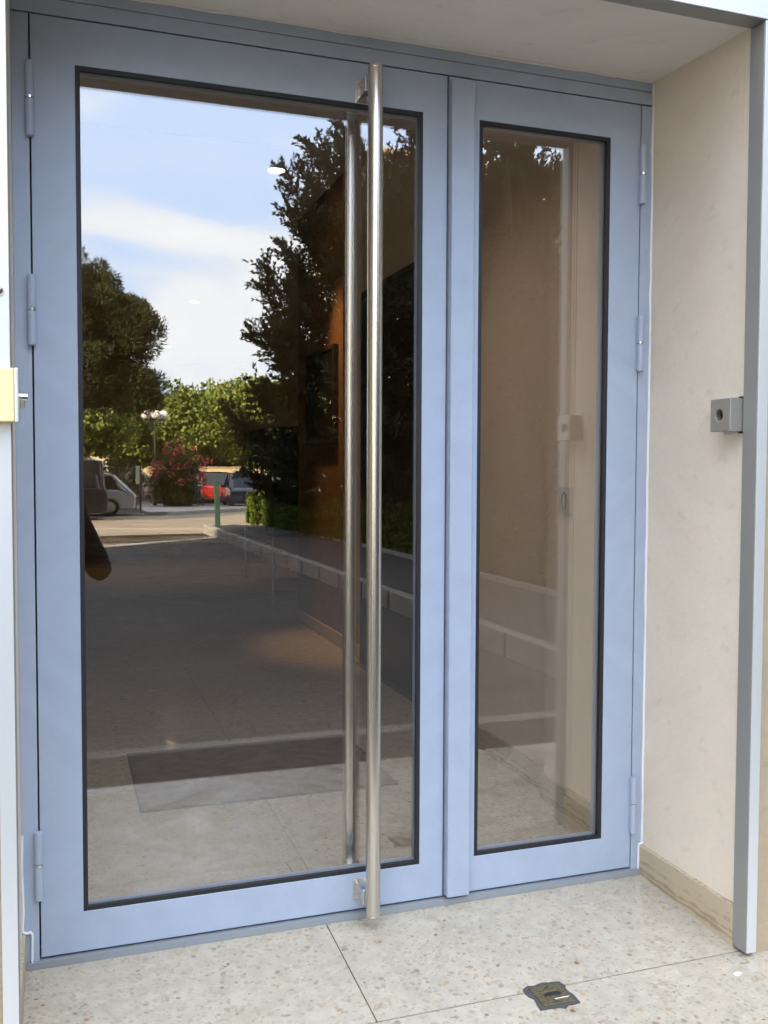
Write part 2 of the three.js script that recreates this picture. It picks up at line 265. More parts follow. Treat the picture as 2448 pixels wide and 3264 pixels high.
{
  const a = leaf('glazed_door_leaf', 'wide blue-grey glazed door leaf with a tall stainless pull bar', 0.0015, 1.0325, 0.0984, 0.9644);
  for (const [y0, y1] of [[1.922, 2.09], [1.447, 1.608], [0.144, 0.308]]) hinge(a, -0.001, y0, y1);
  for (const s of [1, -1]) { // pull bars back to back, outside and inside
    const z = s > 0 ? 0.076 : -0.062 - 0.076, h = new THREE.Group(); h.name = 'pull_bar'; a.add(h);
    part('bar', new THREE.LatheGeometry([[0, 0.012], [0.0175, 0.012], [0.019, 0.0135], [0.019, 0.0165], [0.0184, 0.0168], [0.0184, 0.0176], [0.019, 0.018], [0.019, 2.155], [0.0184, 2.1555], [0.0184, 2.1565], [0.019, 2.157], [0.019, 2.164], [0.0175, 2.166], [0, 2.166]].map((p) => new THREE.Vector2(...p)), 40).translate(0.807, 0, z), mSteel, h);
    for (const y of [2.126, 0.057]) {
      const z0 = s > 0 ? 0.0 : -0.062, zz = [z0, z0 + s * 0.062].sort((p, q) => p - q);
      part('bracket', rbox(0.784, 0.83, y - 0.02, y + 0.02, zz[0], zz[1], 0.003), mSteel, h);
      part('bracket_plate', rbox(0.776, 0.838, y - 0.03, y + 0.026, s > 0 ? 0.0 : -0.066, s > 0 ? 0.004 : -0.062, 0.001), mSteel, h);
      part('grub_screw', cyl(0.004, 0.004, 0.003, 0.7835, y, z0 + s * 0.03, 10, 'x'), mBoltDark, h);
    }
  }
  shadows(a);
  const b = leaf('glazed_door_leaf', 'narrow blue-grey glazed door leaf beside the right reveal', 1.0375, 1.6268, 1.126, 1.5298);
  for (const [y0, y1] of [[1.921, 2.085], [1.448, 1.606], [0.104, 0.27]]) hinge(b, 1.6295, y0, y1);
  part('meeting_cover', rbox(1.037, 1.103, 0.002, 2.189, -0.001, 0.024, 0.004, 3), mFrame, b);
  shadows(b);
}
// ---------------------------------------------------------------- small things in the recess
{
  const t = thing('lock_socket', 'tarnished brass bolt socket with a dirty rim set in the terrazzo joint', 'floor socket', [1.112, -0.0448, 0.463]);
  const R = rng(9), pts = []; for (let i = 0; i < 26; i++) { const a = i / 26 * 6.283, sq = 0.044 / Math.max(Math.abs(Math.cos(a)), Math.abs(Math.sin(a))); pts.push(new THREE.Vector2(Math.cos(a) * (sq + R() * 0.012), Math.sin(a) * (sq + R() * 0.012))); }
  const rim = new THREE.ExtrudeGeometry(new THREE.Shape(pts), { depth: 0.004, bevelEnabled: false }); rim.rotateX(-Math.PI / 2); rim.translate(0, -0.0016, 0); part('mortar_rim', uvm(rim), std([0.07, 0.07, 0.068], 0.95, { bumpMap: plasterBump, bumpScale: 0.003 }), t);
  const hole = new THREE.Shape([[-0.037, -0.036], [0.037, -0.038], [0.036, 0.038], [-0.038, 0.036]].map((p) => new THREE.Vector2(...p)));
  const slot = new THREE.Path(); slot.moveTo(-0.02, -0.006); slot.lineTo(0.012, -0.006); slot.absarc(0.014, 0.002, 0.011, -1.6, 1.6, false); slot.lineTo(-0.006, 0.012); slot.lineTo(-0.02, 0.006); slot.closePath(); hole.holes.push(slot);
  const pl = new THREE.ExtrudeGeometry(hole, { depth: 0.003, bevelEnabled: true, bevelSize: 0.001, bevelThickness: 0.001, bevelSegments: 1 }); pl.rotateX(-Math.PI / 2); pl.translate(0, 0.0012, 0);
  const brassT = tex(pixels(128, (u, v, N) => { const d = sstep(N(u, v, 12, 4, 3), -0.1, 0.5); return [0.15 - 0.09 * d, 0.125 - 0.075 * d, 0.065 - 0.035 * d]; }), 128, 128, true, 0.12);
  part('brass_plate', uvm(pl), phys([1, 1, 1], 0.5, { map: brassT, metalness: 0.35 }), t);
  part('tongue', rbox(-0.003, 0.034, 0.003, 0.0075, 0.019, 0.0235, 0.0015), mSteel, t);
  part('slot_floor', box(-0.03, 0.03, -0.004, 0.0025, -0.02, 0.02), std([0.02, 0.02, 0.02], 1), t);
  shadows(t);
}
single('plaster_crumb', new THREE.DodecahedronGeometry(0.008, 0).scale(1.5, 0.45, 0.8).translate(1.585, -0.0445, 0.52), std([0.85, 0.85, 0.84], 0.8), 'white plaster crumb lying on the terrazzo by the corner profile', 'crumb');
{ // box with bolt hole on the right reveal
  const t = thing('bolt_keeper', 'grey metal bolt keeper with a dark round hole on the right reveal', 'bolt keeper');
  const x0 = 1.619, x1 = DOOR_R - 0.004, y0 = 1.262, y1 = 1.344, z0 = 0.336, z1 = 0.411, s = new THREE.Shape([[z0 + 0.002, y0 + 0.002], [z1 - 0.002, y0 + 0.002], [z1 - 0.002, y1 - 0.002], [z0 + 0.002, y1 - 0.002]].map((p) => new THREE.Vector2(...p))), h = new THREE.Path(); h.absarc((z0 + z1) / 2 - 0.004, (y0 + y1) / 2, 0.0165, 0, Math.PI * 2, true); s.holes.push(h);
  const g = new THREE.ExtrudeGeometry(s, { depth: x1 - x0 - 0.004, bevelEnabled: true, bevelSize: 0.002, bevelThickness: 0.002, bevelSegments: 2, curveSegments: 24 }); g.rotateY(-Math.PI / 2); g.translate(x1 - 0.002, 0, 0);
  part('housing', uvm(g), phys([0.36, 0.345, 0.31], 0.36, { metalness: 0.5 }), t);
  part('hole_liner', cyl(0.0164, 0.0164, 0.004, x0 + 0.02, (y0 + y1) / 2, (z0 + z1) / 2 - 0.004, 24, 'x'), std([0.01, 0.01, 0.01], 0.9), t);
  part('latch_tongue', rbox(x0 + 0.003, x0 + 0.018, y0 + 0.042, y0 + 0.058, (z0 + z1) / 2 + 0.004, (z0 + z1) / 2 + 0.013, 0.001), mBoltDark, t);
  part('base_plate', rbox(DOOR_R - 0.004, DOOR_R + 0.002, y0 - 0.006, y1 + 0.006, z0 - 0.003, z1 + 0.002, 0.001), mAlu, t);
  shadows(t);
}
{ // yellowish lock box on the left corner profile
  const t = thing('lock_box', 'cream yellow lock box with a chrome cylinder on the left corner profile', 'lock box');
  part('cover', rbox(-0.13, -0.0205, 1.247, 1.345, 0.468, 0.494, 0.003), phys([0.9, 0.75, 0.4], 0.5), t);
  part('steel_edge', rbox(-0.0203, -0.013, 1.2465, 1.3455, 0.45, 0.494, 0.002), phys([0.75, 0.76, 0.74], 0.3, { metalness: 0.5 }), t);
  part('housing', rbox(-0.0265, -0.0135, 1.25, 1.342, 0.4, 0.4495, 0.003), phys([0.5, 0.5, 0.46], 0.45, { metalness: 0.4 }), t);
  part('cylinder', cyl(0.0085, 0.0085, 0.016, -0.0075, 1.297, 0.43, 20, 'x'), mSteelBright, t);
  part('cylinder_skirt', rbox(-0.0136, -0.004, 1.276, 1.297, 0.425, 0.436, 0.002), mSteelBright, t);
  shadows(t);
}
{ // round-headed fixing and red cable end on the left facade
  const t = thing('wall_fixing', 'small grey round-headed fixing screwed to the left facade', 'fixing');
  part('head', new THREE.SphereGeometry(0.008, 14, 10, 0, 6.283, 0, 1.6).rotateX(Math.PI / 2).translate(-0.045, 1.487, 0.467), mBoltDark, t); part('washer', cyl(0.01, 0.01, 0.003, -0.046, 1.487, 0.468, 16, 'z'), mSteel, t); shadows(t);
}
// ---------------------------------------------------------------- lobby behind the glass
const FY = -0.0215, CY = 3.1;
{
  const f = structureGroup('lobby_floor', 'polished terrazzo lobby floor behind the glass doors', 'floor');
  part('joint_bed', box(-1.4, 3.4, -0.3, FY - 0.004, -15, -0.076), mGrout, f);
  const xs = [-1.4, -0.27, 0.74, 1.745], zs = [-0.077, -1.93, -3.4, -4.95, -6.57];
  for (let i = 0; i < 3; i++) for (let j = 0; j < 4; j++) part('floor_slab', box(xs[i] + 0.0012, xs[i + 1] - 0.0012, FY - 0.03, FY, zs[j + 1] + 0.0012, zs[j] - 0.0012, i * 0.31, j * 0.47), mTerrazzoIn, f);
  part('floor_slab', box(1.7462, 3.4, FY - 0.03, FY, -6.5688, -3.2, 0.3, 0.1), mTerrazzoIn, f);
  for (let i = 0; i < 4; i++) part('floor_slab', box(-1.4 + i * 1.2 + 0.0012, -0.2 + i * 1.2 - 0.0012, FY - 0.03, FY, -15, -6.6312, i * 0.7, 0.2), mTerrazzoIn, f);
  part('joint_strip', box(-1.4, 3.4, FY - 0.03, FY + 0.0015, -6.628, -6.572), std([0.5, 0.47, 0.42], 0.4), f);
  const w = structureGroup('lobby_walls', 'cream painted lobby walls behind the glass doors', 'wall');
  part('wall_panel', box(-1.6, -1.4, -0.3, CY + 0.2, -15.2, 0.05), mInWall, w);
  part('wall_panel', box(-1.4, DOOR_L, -0.3, CY + 0.2, -0.06, 0.05), mInWall, w);
  part('wall_panel', box(DOOR_L, 1.702, 2.272, CY + 0.2, -0.2, 0.048), mInWall, w);
  part('wall_panel', box(1.702, 2.0, -0.3, CY + 0.2, -0.66, -0.002), mInWall, w);
  part('wall_panel', box(1.745, 2.0, -0.3, CY + 0.2, -1.62, -0.66), mInWall, w);
  part('wall_panel', box(1.79, 2.05, 2.235, CY + 0.2, -3.15, -1.62), mInWall, w);
  part('darkened_panelling', box(1.815, 2.05, -0.3, CY + 0.2, -4.86, -3.15), mDarkenedPanel, w);
  part('wall_panel', box(2.05, 3.5, -0.3, CY + 0.2, -4.9, -4.7), mInWall, w);
  part('wall_panel', box(3.3, 3.5, -0.3, CY + 0.2, -15.2, -4.9), mInWall, w);
  part('wall_panel', box(-1.6, 3.5, -0.3, CY + 0.2, -15.2, -15), mInWall, w);
  const sk = (x0, x1, z0, z1) => part('skirting', rbox(x0, x1, FY - 0.02, 0.07, z0, z1, 0.003), mStone, w);
  sk(1.69, 1.71, -0.668, -0.08); sk(1.733, 1.75, -1.618, -0.67); sk(1.803, 1.82, -4.87, -3.152); sk(-1.405, -1.388, -14.99, -0.07);
  const c = structureGroup('lobby_ceiling', 'pale lobby ceiling with a dark joint and recessed lamps', 'ceiling');
  part('ceiling_panel', box(-1.6, 3.5, CY, CY + 0.2, -3.28, -0.06), mCeil, c);
  part('ceiling_panel', box(-1.6, 3.5, CY, CY + 0.2, -15.2, -3.3), mCeil, c);
  part('joint_strip', box(-1.6, 3.5, CY + 0.03, CY + 0.2, -3.3, -3.28), mGasket, c);
  shadows(f); shadows(w); shadows(c);
  // flush dark door in the right lobby wall
  const d = thing('lobby_side_door', 'dark brown flush side door in the lobby wall', 'door', [1.79, 0, -2.385]);
  part('door_panel', rbox(0.0, 0.05, FY + 0.002, 2.2, -0.745, 0.745, 0.003), mDarkDoor, d);
  part('door_frame', merged([box(-0.006, 0.06, FY, 2.235, -0.77, -0.747), box(-0.006, 0.06, FY, 2.235, 0.747, 0.765), box(-0.006, 0.06, 2.202, 2.235, -0.747, 0.747)]), std([0.07, 0.05, 0.04], 0.5), d);
  part('handle', cyl(0.009, 0.009, 0.13, -0.04, 1.02, 0.6, 12, 'z'), mSteel, d); shadows(d);
  // notice board
  const n = thing('notice_board', 'dark glazed notice board hung on the warm lit lobby wall', 'notice board', [1.815, 1.675, -4.12]);
  part('backing', rbox(-0.03, 0.0, -0.315, 0.315, -0.37, 0.37, 0.002), std([0.02, 0.018, 0.016], 0.25), n);
  part('rim', frameShape(-0.385, 0.385, -0.33, 0.33, -0.36, 0.36, -0.305, 0.305, 0, 0.036, 0.002).rotateY(-Math.PI / 2), std([0.05, 0.035, 0.025], 0.4), n); shadows(n);
  // letterboxes on steel legs
  const l = thing('letterbox_bank', 'dark letterbox bank on stainless legs in the lobby corner', 'letterboxes', [2.12, FY, -7.2]);
  part('cabinet', rbox(-0.17, 0.17, 0.55, 1.6, -0.78, 0.78, 0.006), std([0.035, 0.028, 0.024], 0.4), l);
  for (let i = 0; i < 5; i++) for (let j = 0; j < 4; j++) part('letterbox_flap', rbox(-0.176, -0.169, 0.58 + j * 0.255, 0.82 + j * 0.255, -0.76 + i * 0.306, -0.48 + i * 0.306, 0.002), std([0.05, 0.04, 0.033], 0.35), l);
  for (const [x, z] of [[-0.16, 0.72], [0.14, 0.72], [-0.16, -0.72], [0.14, -0.72]]) part('leg', cyl(0.017, 0.017, 0.56, x, 0.28, z, 16), mSteelBright, l);
  shadows(l);
  // switch plate by the jog in the wall
  const sp = thing('wall_switch', 'oval rocker switch on a cream plate by the lobby wall corner', 'switch', [1.7, 1.06, -0.52]);
  part('plate', rbox(-0.008, 0.0019, -0.045, 0.045, -0.04, 0.04, 0.002), std([0.55, 0.47, 0.38], 0.4), sp);
  { const s = new THREE.Shape(); s.absellipse(0, 0, 0.016, 0.03, 0, 6.283); const h = new THREE.Path(); h.absellipse(0, 0, 0.012, 0.026, 0, Math.PI * 2, true); s.holes.push(h); part('rocker_ring', new THREE.ExtrudeGeometry(s, { depth: 0.003, bevelEnabled: false }).rotateY(-Math.PI / 2).translate(-0.008, 0, 0), std([0.12, 0.08, 0.06], 0.5), sp); }
  shadows(sp);
}
{ // sunk door mat
  const t = thing('door_mat', 'brown rectangular door mat on the lobby terrazzo', 'mat', [0.775, FY, -1.305]);
  const matT = tex(pixels(256, (u, v, N) => { const k = 0.8 + 0.5 * N(u, v, 150, 2, 1) + 0.25 * N(u, v, 6, 4, 2); return [0.17 * k, 0.12 * k, 0.085 * k]; }), 256, 256, true, 0.5);
  part('pile', rbox(-0.466, 0.466, 0, 0.0045, -0.345, 0.345, 0.001), std([1, 1, 1], 0.97, { map: matT, bumpMap: plasterBump, bumpScale: 0.004 }), t);
  const e = new THREE.Shape([[-0.472, -0.351], [0.472, -0.351], [0.472, 0.351], [-0.472, 0.351]].map((p) => new THREE.Vector2(...p))); e.holes.push(new THREE.Path([[-0.466, -0.345], [-0.466, 0.345], [0.466, 0.345], [0.466, -0.345]].map((p) => new THREE.Vector2(...p))));
  part('edging', new THREE.ExtrudeGeometry(e, { depth: 0.006, bevelEnabled: false }).rotateX(-Math.PI / 2), std([0.03, 0.025, 0.02], 0.6), t); shadows(t);
}
[[0.75, -0.95, 'just inside the doors', 0.74], [1.39, -3.72, 'beside the notice board', 2.3], [1.52, -8.7, 'in the middle of the lobby', 1.0], [1.66, -12.8, 'at the far end of the lobby', 0.2]].forEach(([x, z, where, I]) => {
  const t = thing('ceiling_downlight', 'lit round recessed ceiling lamp ' + where, 'ceiling lamp', [x, CY, z]);
  part('trim_ring', new THREE.LatheGeometry([[0.055, -0.001], [0.07, -0.001], [0.068, -0.006], [0.056, -0.008], [0.055, -0.001]].map((p) => new THREE.Vector2(...p)), 32), std([0.7, 0.7, 0.68], 0.4), t);
  part('lamp_lens', new THREE.CylinderGeometry(0.054, 0.054, 0.004, 32).translate(0, -0.004, 0), new THREE.MeshStandardMaterial({ color: 0x222222, emissive: new THREE.Color().setRGB(1, 0.78, 0.5), emissiveIntensity: 4, roughness: 0.6 }), t);
  const s = new THREE.SpotLight(new THREE.Color().setRGB(1, z > -2 ? 0.78 : 0.56, z > -2 ? 0.6 : 0.22), I, 0, z > -2 ? 0.92 : z > -5 ? 0.34 : 0.6, 0.6, 2); s.name = 'downlight_beam'; s.position.set(0, -0.03, 0); s.target.position.set(z < -2 && z > -5 ? 0.45 : 0, -2, 0); s.castShadow = true; s.shadow.radius = 2.5; t.add(s, s.target);
  shadows(t);
});

// ---------------------------------------------------------------- street outside, seen in the glass
const G = -0.45;
{
  const g = new THREE.CircleGeometry(420, 64); g.rotateX(-Math.PI / 2); g.translate(0, G - 0.008, 0); structure('ground', uvm(g), mAsphalt, 'dark asphalt forecourt and ground around the building', 'ground');
  const st = structureGroup('entrance_step', 'dark step below the terrazzo landing with a pale nosing strip', 'step');
  part('tread', box(-2.4, 3.2, G, -0.24, 1.322, 2.34), mAsphalt, st); part('nosing', rbox(-2.4, 3.2, G, -0.2385, 2.342, 2.47, 0.006), mKerb, st);
  structure('road', sheet([[-60, G, 15], [-2.4, G, 15.6], [3.35, G, 20.2], [4.6, G, 21.9], [60, G, 21.9], [60, G, 31], [8.8, G, 36], [4, G, 31.6], [-60, G, 29.5]].slice(0)), mRoad, 'pale worn asphalt road crossing behind the forecourt', 'road');
  // concrete gutter between forecourt and road
  structure('gutter_strip', slab([[-6, G + 0.012, 12.2], [3.4, G + 0.012, 19.8], [3.4, G + 0.012, 20.25], [-6, G + 0.012, 12.65]], 0.03), mConcrete, 'pale concrete gutter strip along the edge of the road', 'gutter');
  structure('road_line', slab([[-6, G + 0.005, 26.6], [3.9, G + 0.005, 23.35], [3.95, G + 0.005, 23.5], [-6, G + 0.005, 26.8]], 0.003), std([0.7, 0.68, 0.62], 0.8), 'thin white painted line on the road', 'marking');
  const kb = structureGroup('pavement', 'raised dark asphalt pavement with a concrete kerb beside the hedge', 'pavement');
  part('surface', slab([[3.9, -0.25, 0.46], [5.3, -0.25, 0.46], [5.25, -0.25, 14], [4.85, -0.25, 21.75], [3.65, -0.25, 21.75]], 0.25), mAsphalt, kb);
  for (let i = 0; i < 19; i++) { const z0 = 1.0 + i * 1.0; part('kerb_stone', rbox(3.74 - 0.012 * i, 3.885 - 0.012 * i, G - 0.05, -0.243, z0 + 0.006, z0 + 0.994, 0.015), mKerb, kb); }
  part('kerb_stone', rbox(3.47, 3.68, G - 0.05, -0.243, 20.005, 21.9, 0.03), mConcrete, kb);
  part('kerb_stone', rbox(3.69, 4.9, G - 0.05, -0.243, 21.76, 21.92, 0.02), mConcrete, kb);
  for (let i = 0; i < 16; i++) { const z0 = 5.6 + i, x = 5.34 - 0.03 * Math.max(0, i - 8); part('edging_stone', rbox(x, x + 0.1, G, -0.19, z0 + 0.004, z0 + 0.996, 0.01), mKerb, kb); }
  const is = structureGroup('far_pavement', 'sunlit pale pavement on the far side of the road', 'pavement');
  part('surface', slab([[8.8, G + 0.12, 36.1], [40, G + 0.12, 36.1], [40, G + 0.12, 36.4], [5.9, G + 0.12, 36.4], [5.6, G + 0.12, 39.5], [3.0, G + 0.12, 39.5], [2.9, G + 0.12, 31.9], [3.6, G + 0.12, 31.75]], 0.12), mConcrete, is);
  structure('planting_bed', sheet([[5.4, -0.262, 0.46], [40, -0.262, 0.46], [40, -0.262, 21.7], [4.9, -0.262, 21.7], [5.4, -0.262, 14]]), std([0.06, 0.05, 0.035], 1), 'dark earth planting bed behind the hedge', 'planting bed');
}
// ---- foliage
class Leaves {
  constructor() { this.p = []; this.c = []; this.i = []; this.n = 0; }
  add(o, d, s, len, wid, col) { // diamond leaf: base o, direction d, side s
    const q = this.p, m = 0.45;
    q.push(o.x, o.y, o.z, o.x + d.x * len * m + s.x * wid / 2, o.y + d.y * len * m + s.y * wid / 2, o.z + d.z * len * m + s.z * wid / 2, o.x + d.x * len, o.y + d.y * len, o.z + d.z * len, o.x + d.x * len * m - s.x * wid / 2, o.y + d.y * len * m - s.y * wid / 2, o.z + d.z * len * m - s.z * wid / 2);
    for (let k = 0; k < 4; k++) this.c.push(...col);
    const b = this.n; this.i.push(b, b + 1, b + 2, b, b + 2, b + 3); this.n += 4;
  }
  build() { const g = new THREE.BufferGeometry(); g.setAttribute('position', new THREE.Float32BufferAttribute(this.p, 3)); g.setAttribute('color', new THREE.Float32BufferAttribute(this.c, 3)); g.setIndex(this.i); g.computeVertexNormals(); return g; }
}
const V = (x, y, z) => new THREE.Vector3(x, y, z);
function onSphere(R) { const z = R() * 2 - 1, a = R() * 6.2832, r = Math.sqrt(1 - z * z); return V(r * Math.cos(a), z, r * Math.sin(a)); }
function sideOf(d, R) { const s = onSphere(R).cross(d); return s.lengthSq() < 1e-4 ? V(1, 0, 0) : s.normalize(); }
const leafMat = (o = {}) => new THREE.MeshPhysicalMaterial({ vertexColors: true, roughness: 1, ...o });
const mBroad = leafMat({ specularIntensity: 0.3 });
const mNeedle = leafMat({ roughness: 0.85, specularIntensity: 0.3 });
const mBark = std([0.075, 0.058, 0.043], 0.95, { bumpMap: plasterBump, bumpScale: 0.03 });
const mBarkPale = std([0.2, 0.165, 0.12], 0.95, { bumpMap: plasterBump, bumpScale: 0.02 });
function vary(c, R, a = 0.25) { const k = 1 + (R() - 0.5) * 2 * a, h = (R() - 0.5) * 0.16; return [c[0] * k * (1 + h), c[1] * k, c[2] * k * (1 - h)]; }
function limb(pts, r0, r1, seg = 6) { // tapered tube through points
  const c = new THREE.CatmullRomCurve3(pts), n = Math.max(4, pts.length * 3), g = new THREE.TubeGeometry(c, n, 1, seg), p = g.attributes.position, v = V(0, 0, 0);
  for (let i = 0; i <= n; i++) { const q = c.getPointAt(i / n), r = lerp(r0, r1, i / n); for (let j = 0; j <= seg; j++) { const k = i * (seg + 1) + j; v.fromBufferAttribute(p, k).sub(q).multiplyScalar(r).add(q); p.setXYZ(k, v.x, v.y, v.z); } }
  g.computeVertexNormals(); return g;
}
// clump: a ball of leaves, thicker towards its skin
function clump(L, R, c, r, n, len, wid, col, up = 0.2, squash = 0.85) {
  const base = vary(col, R, 0.16);
  for (let i = 0; i < n; i++) { const o = onSphere(R), k = Math.cbrt(0.25 + 0.75 * R()) * r, p = V(c.x + o.x * k, c.y + o.y * k * squash, c.z + o.z * k), d = o.clone().multiplyScalar(0.8).add(onSphere(R).multiplyScalar(0.75)).add(V(0, up, 0)).normalize(); L.add(p, d, sideOf(d, R), len * (0.7 + 0.6 * R()), wid * (0.7 + 0.6 * R()), vary(base, R, 0.22)); }
}
function broadTree(name, label, [x, y, z], h, cw, trunkH, seed, col, group, n = 70, leaf = 0.24) {
  const t = thing(name, label, 'tree', [x, y, z], 0, group), R = rng(seed), L = new Leaves(), wood = [];
  part('trunk', limb([V(0, 0, 0), V((R() - 0.5) * 0.2, trunkH * 0.6, (R() - 0.5) * 0.2), V((R() - 0.5) * 0.4, trunkH * 1.15, 0)], 0.24, 0.15, 10), mBarkPale, t);
  const ch = h - trunkH;
  for (let i = 0; i < n; i++) {
    const o = onSphere(R), k = Math.cbrt(R()), yy = trunkH + ch * (0.5 + 0.42 * o.y * k), taper = 1 - 0.35 * Math.max(0, (yy - trunkH) / ch - 0.55) * 2;
    const c = V(o.x * k * cw * taper, yy, o.z * k * cw * taper); clump(L, R, c, 0.5 + R() * 0.5, 150, leaf, leaf * 0.75, col, 0.1);
    if (i % 6 === 0) wood.push(limb([V(0, trunkH * 0.95, 0), V(c.x * 0.45, lerp(trunkH, c.y, 0.6), c.z * 0.45), c], 0.08, 0.02, 5));
  }
  for (let i = 0; i < 26; i++) { const a = R() * 6.28, rr = cw * (0.75 + 0.3 * R()); clump(L, R, V(Math.cos(a) * rr * 0.8, trunkH + ch * (0.25 + 0.72 * R()), Math.sin(a) * rr * 0.8), 0.35 + 0.3 * R(), 60, leaf, leaf * 0.75, col, 0.25); }
  part('limbs', merged(wood), mBarkPale, t); part('crown', L.build(), mBroad, t); shadows(t); return t;
}
// cypress: whorls of limbs that sweep out and turn up, clothed in short feathery sprays
function cypress(label, [x, y, z], h, rad, seed, dense = 1, lean = 0, thin = 0) {
  const t = thing('cypress_tree', label, 'tree', [x, y, z], 0, 'cypresses round the forecourt'), R = rng(seed), L = new Leaves(), wood = [], col = [0.045, 0.06, 0.032];
  part('trunk', limb([V(0, 0, 0), V(0.1, h * 0.4, 0.05), V(lean, h * 0.96, 0)], 0.26, 0.03, 10), mBark, t);
  const nl = Math.round(230 * dense);
  for (let i = 0; i < nl; i++) {
    const f = Math.pow((i + R()) / nl, 0.9), y0 = h * (0.09 + 0.86 * f), a = i * 2.39996 + (R() - 0.5) * 0.8;
    const len = rad * (0.42 + 0.58 * Math.sin(Math.PI * clamp(0.22 + 0.74 * f, 0, 1)) ** 0.7) * (0.72 + 0.45 * R()) + 0.25, rise = 0.02 + 0.62 * f * f + 0.3 * (R() - 0.5);
    if (f > 0.38 && R() < thin) continue;
    const dx = Math.cos(a), dz = Math.sin(a), x0 = lean * f;
    const pts = [V(x0, y0, 0), V(x0 + dx * len * 0.4, y0 + len * 0.4 * rise * 0.4, dz * len * 0.4), V(x0 + dx * len * 0.8, y0 + len * 0.62 * rise, dz * len * 0.8), V(x0 + dx * len, y0 + len * (rise * 1.0 + 0.12), dz * len)];
    const cv = new THREE.CatmullRomCurve3(pts); if (i % 2 === 0) wood.push(limb(pts, 0.035, 0.008, 4));
    const nodes = Math.round(8 + len * 7), base = vary(col, R, 0.2);
    for (let k = 0; k < nodes; k++) {
      const u = 0.15 + 0.85 * Math.sqrt((k + R()) / nodes), p = cv.getPointAt(Math.min(u, 0.999)), tg = cv.getTangentAt(Math.min(u, 0.999));
      const ns = 2;
      for (let s = 0; s < ns; s++) { // a side spray: tapering finger of scale leaves
        const sd = tg.clone().multiplyScalar(0.55 + u * 0.5).add(onSphere(R).multiplyScalar(0.95)).add(V(0, 0.16, 0)).normalize(), sl = (0.28 + 0.42 * R()) * (1.15 - 0.4 * u), m = Math.round(22 * (0.8 + sl));
        for (let q = 0; q < m; q++) { const w = q / m, off = onSphere(R).multiplyScalar(0.045 * (1.15 - w)); const o = p.clone().addScaledVector(sd, sl * w).add(off), d = sd.clone().multiplyScalar(0.9).add(onSphere(R).multiplyScalar(0.6)).normalize(); L.add(o, d, sideOf(d, R), 0.1 * (0.7 + 0.6 * R()), 0.042 * (0.7 + 0.6 * R()), vary(base, R, 0.2)); }
      }
    }
  }
  part('limbs', merged(wood), mBark, t); part('crown', L.build(), mNeedle, t); shadows(t);
}
cypress('broad dark cypress at the street end of the hedge', [7.3, -0.26, 18.2], 7.6, 3.3, 31, 1.2, 1.0);
cypress('dark cypress standing between two others behind the hedge', [7.7, -0.26, 12.9], 7.7, 2.8, 32, 0.75, -0.2, 0.75);
cypress('thin dark cypress behind the hedge at the building end', [7.9, -0.26, 8.2], 7.6, 2.6, 33, 0.6, 0.1, 0.85);
cypress('unseen dark cypress added near the building wall to block low sky', [8.4, -0.26, 3.6], 9.6, 2.5, 34, 0.8, 0);  // out of view, added to close off low skylight on the right
cypress('unseen dark cypress added across the forecourt to block low sky', [-9.0, G, 6.0], 9.4, 2.6, 36, 0.7, 0);  // added beyond the view to hold skylight off the recess
// stone pine with a domed, lobed crown hanging over the road
function pine(label, [x, y, z], lobes, trunk, seed, n) {
  const t = thing('stone_pine', label, 'tree', [x, y, z], 0, 'stone pines by the road'), R = rng(seed), L = new Leaves(), wood = [], col = [0.05, 0.06, 0.024];
  part('trunk', limb(trunk, 0.34, 0.2, 12), mBark, t); const topT = trunk[trunk.length - 1];
  for (const [cx, cy, cz, rx, ry, rz, w] of lobes) for (let i = 0; i < n * w; i++) {
    const o = onSphere(R), k = Math.cbrt(0.3 + 0.7 * R()), c = V(cx + o.x * rx * k, cy + o.y * ry * k, cz + o.z * rz * k);
    clump(L, R, c, 0.3 + 0.24 * R(), 300, 0.17, 0.03, col, 0.35, 0.8);
    if (i % 14 === 0) wood.push(limb([topT, V(lerp(topT.x, cx, 0.6), lerp(topT.y, c.y, 0.45), lerp(topT.z, cz, 0.6)), c], 0.09, 0.02, 5));
  }
  part('limbs', merged(wood), mBark, t); part('crown', L.build(), mNeedle, t); shadows(t);
}
pine('dark stone pine with a low rounded crown beside the silver car', [-2.6, G, 28.5], [[2.0, 6.5, 0, 2.6, 1.55, 2.4, 1.3], [4.5, 5.9, 0.1, 1.05, 1.0, 1.2, 0.9], [4.55, 4.15, 0, 1.0, 0.55, 1.0, 0.9], [2.3, 5.1, 0, 2.2, 1.1, 2.2, 1], [-0.8, 5.8, 0, 2.2, 1.8, 2.4, 0.9], [3.5, 6.8, 0, 0.95, 0.85, 1, 0.6], [-3.2, 6.9, 1.4, 2.6, 2.0, 2.4, 1.1], [2.6, 7.5, 0, 1.5, 0.85, 1.6, 0.7], [3.2, 4.3, 0, 1.5, 0.55, 1.4, 0.7]], [V(0, 0, 0), V(0.15, 2.2, 0), V(0.4, 4.4, 0)], 41, 70);
pine('tall stone pine standing further along the road', [-12.5, G, 20.0], [[0, 11, 0, 4.6, 2.6, 4.4, 1.6], [-2, 9.5, 0, 3, 1.8, 3, 0.8], [2.2, 9.2, 0.5, 3, 1.6, 3, 0.9]], [V(0, 0, 0), V(0.2, 4, 0), V(0, 8.4, 0)], 42, 60);
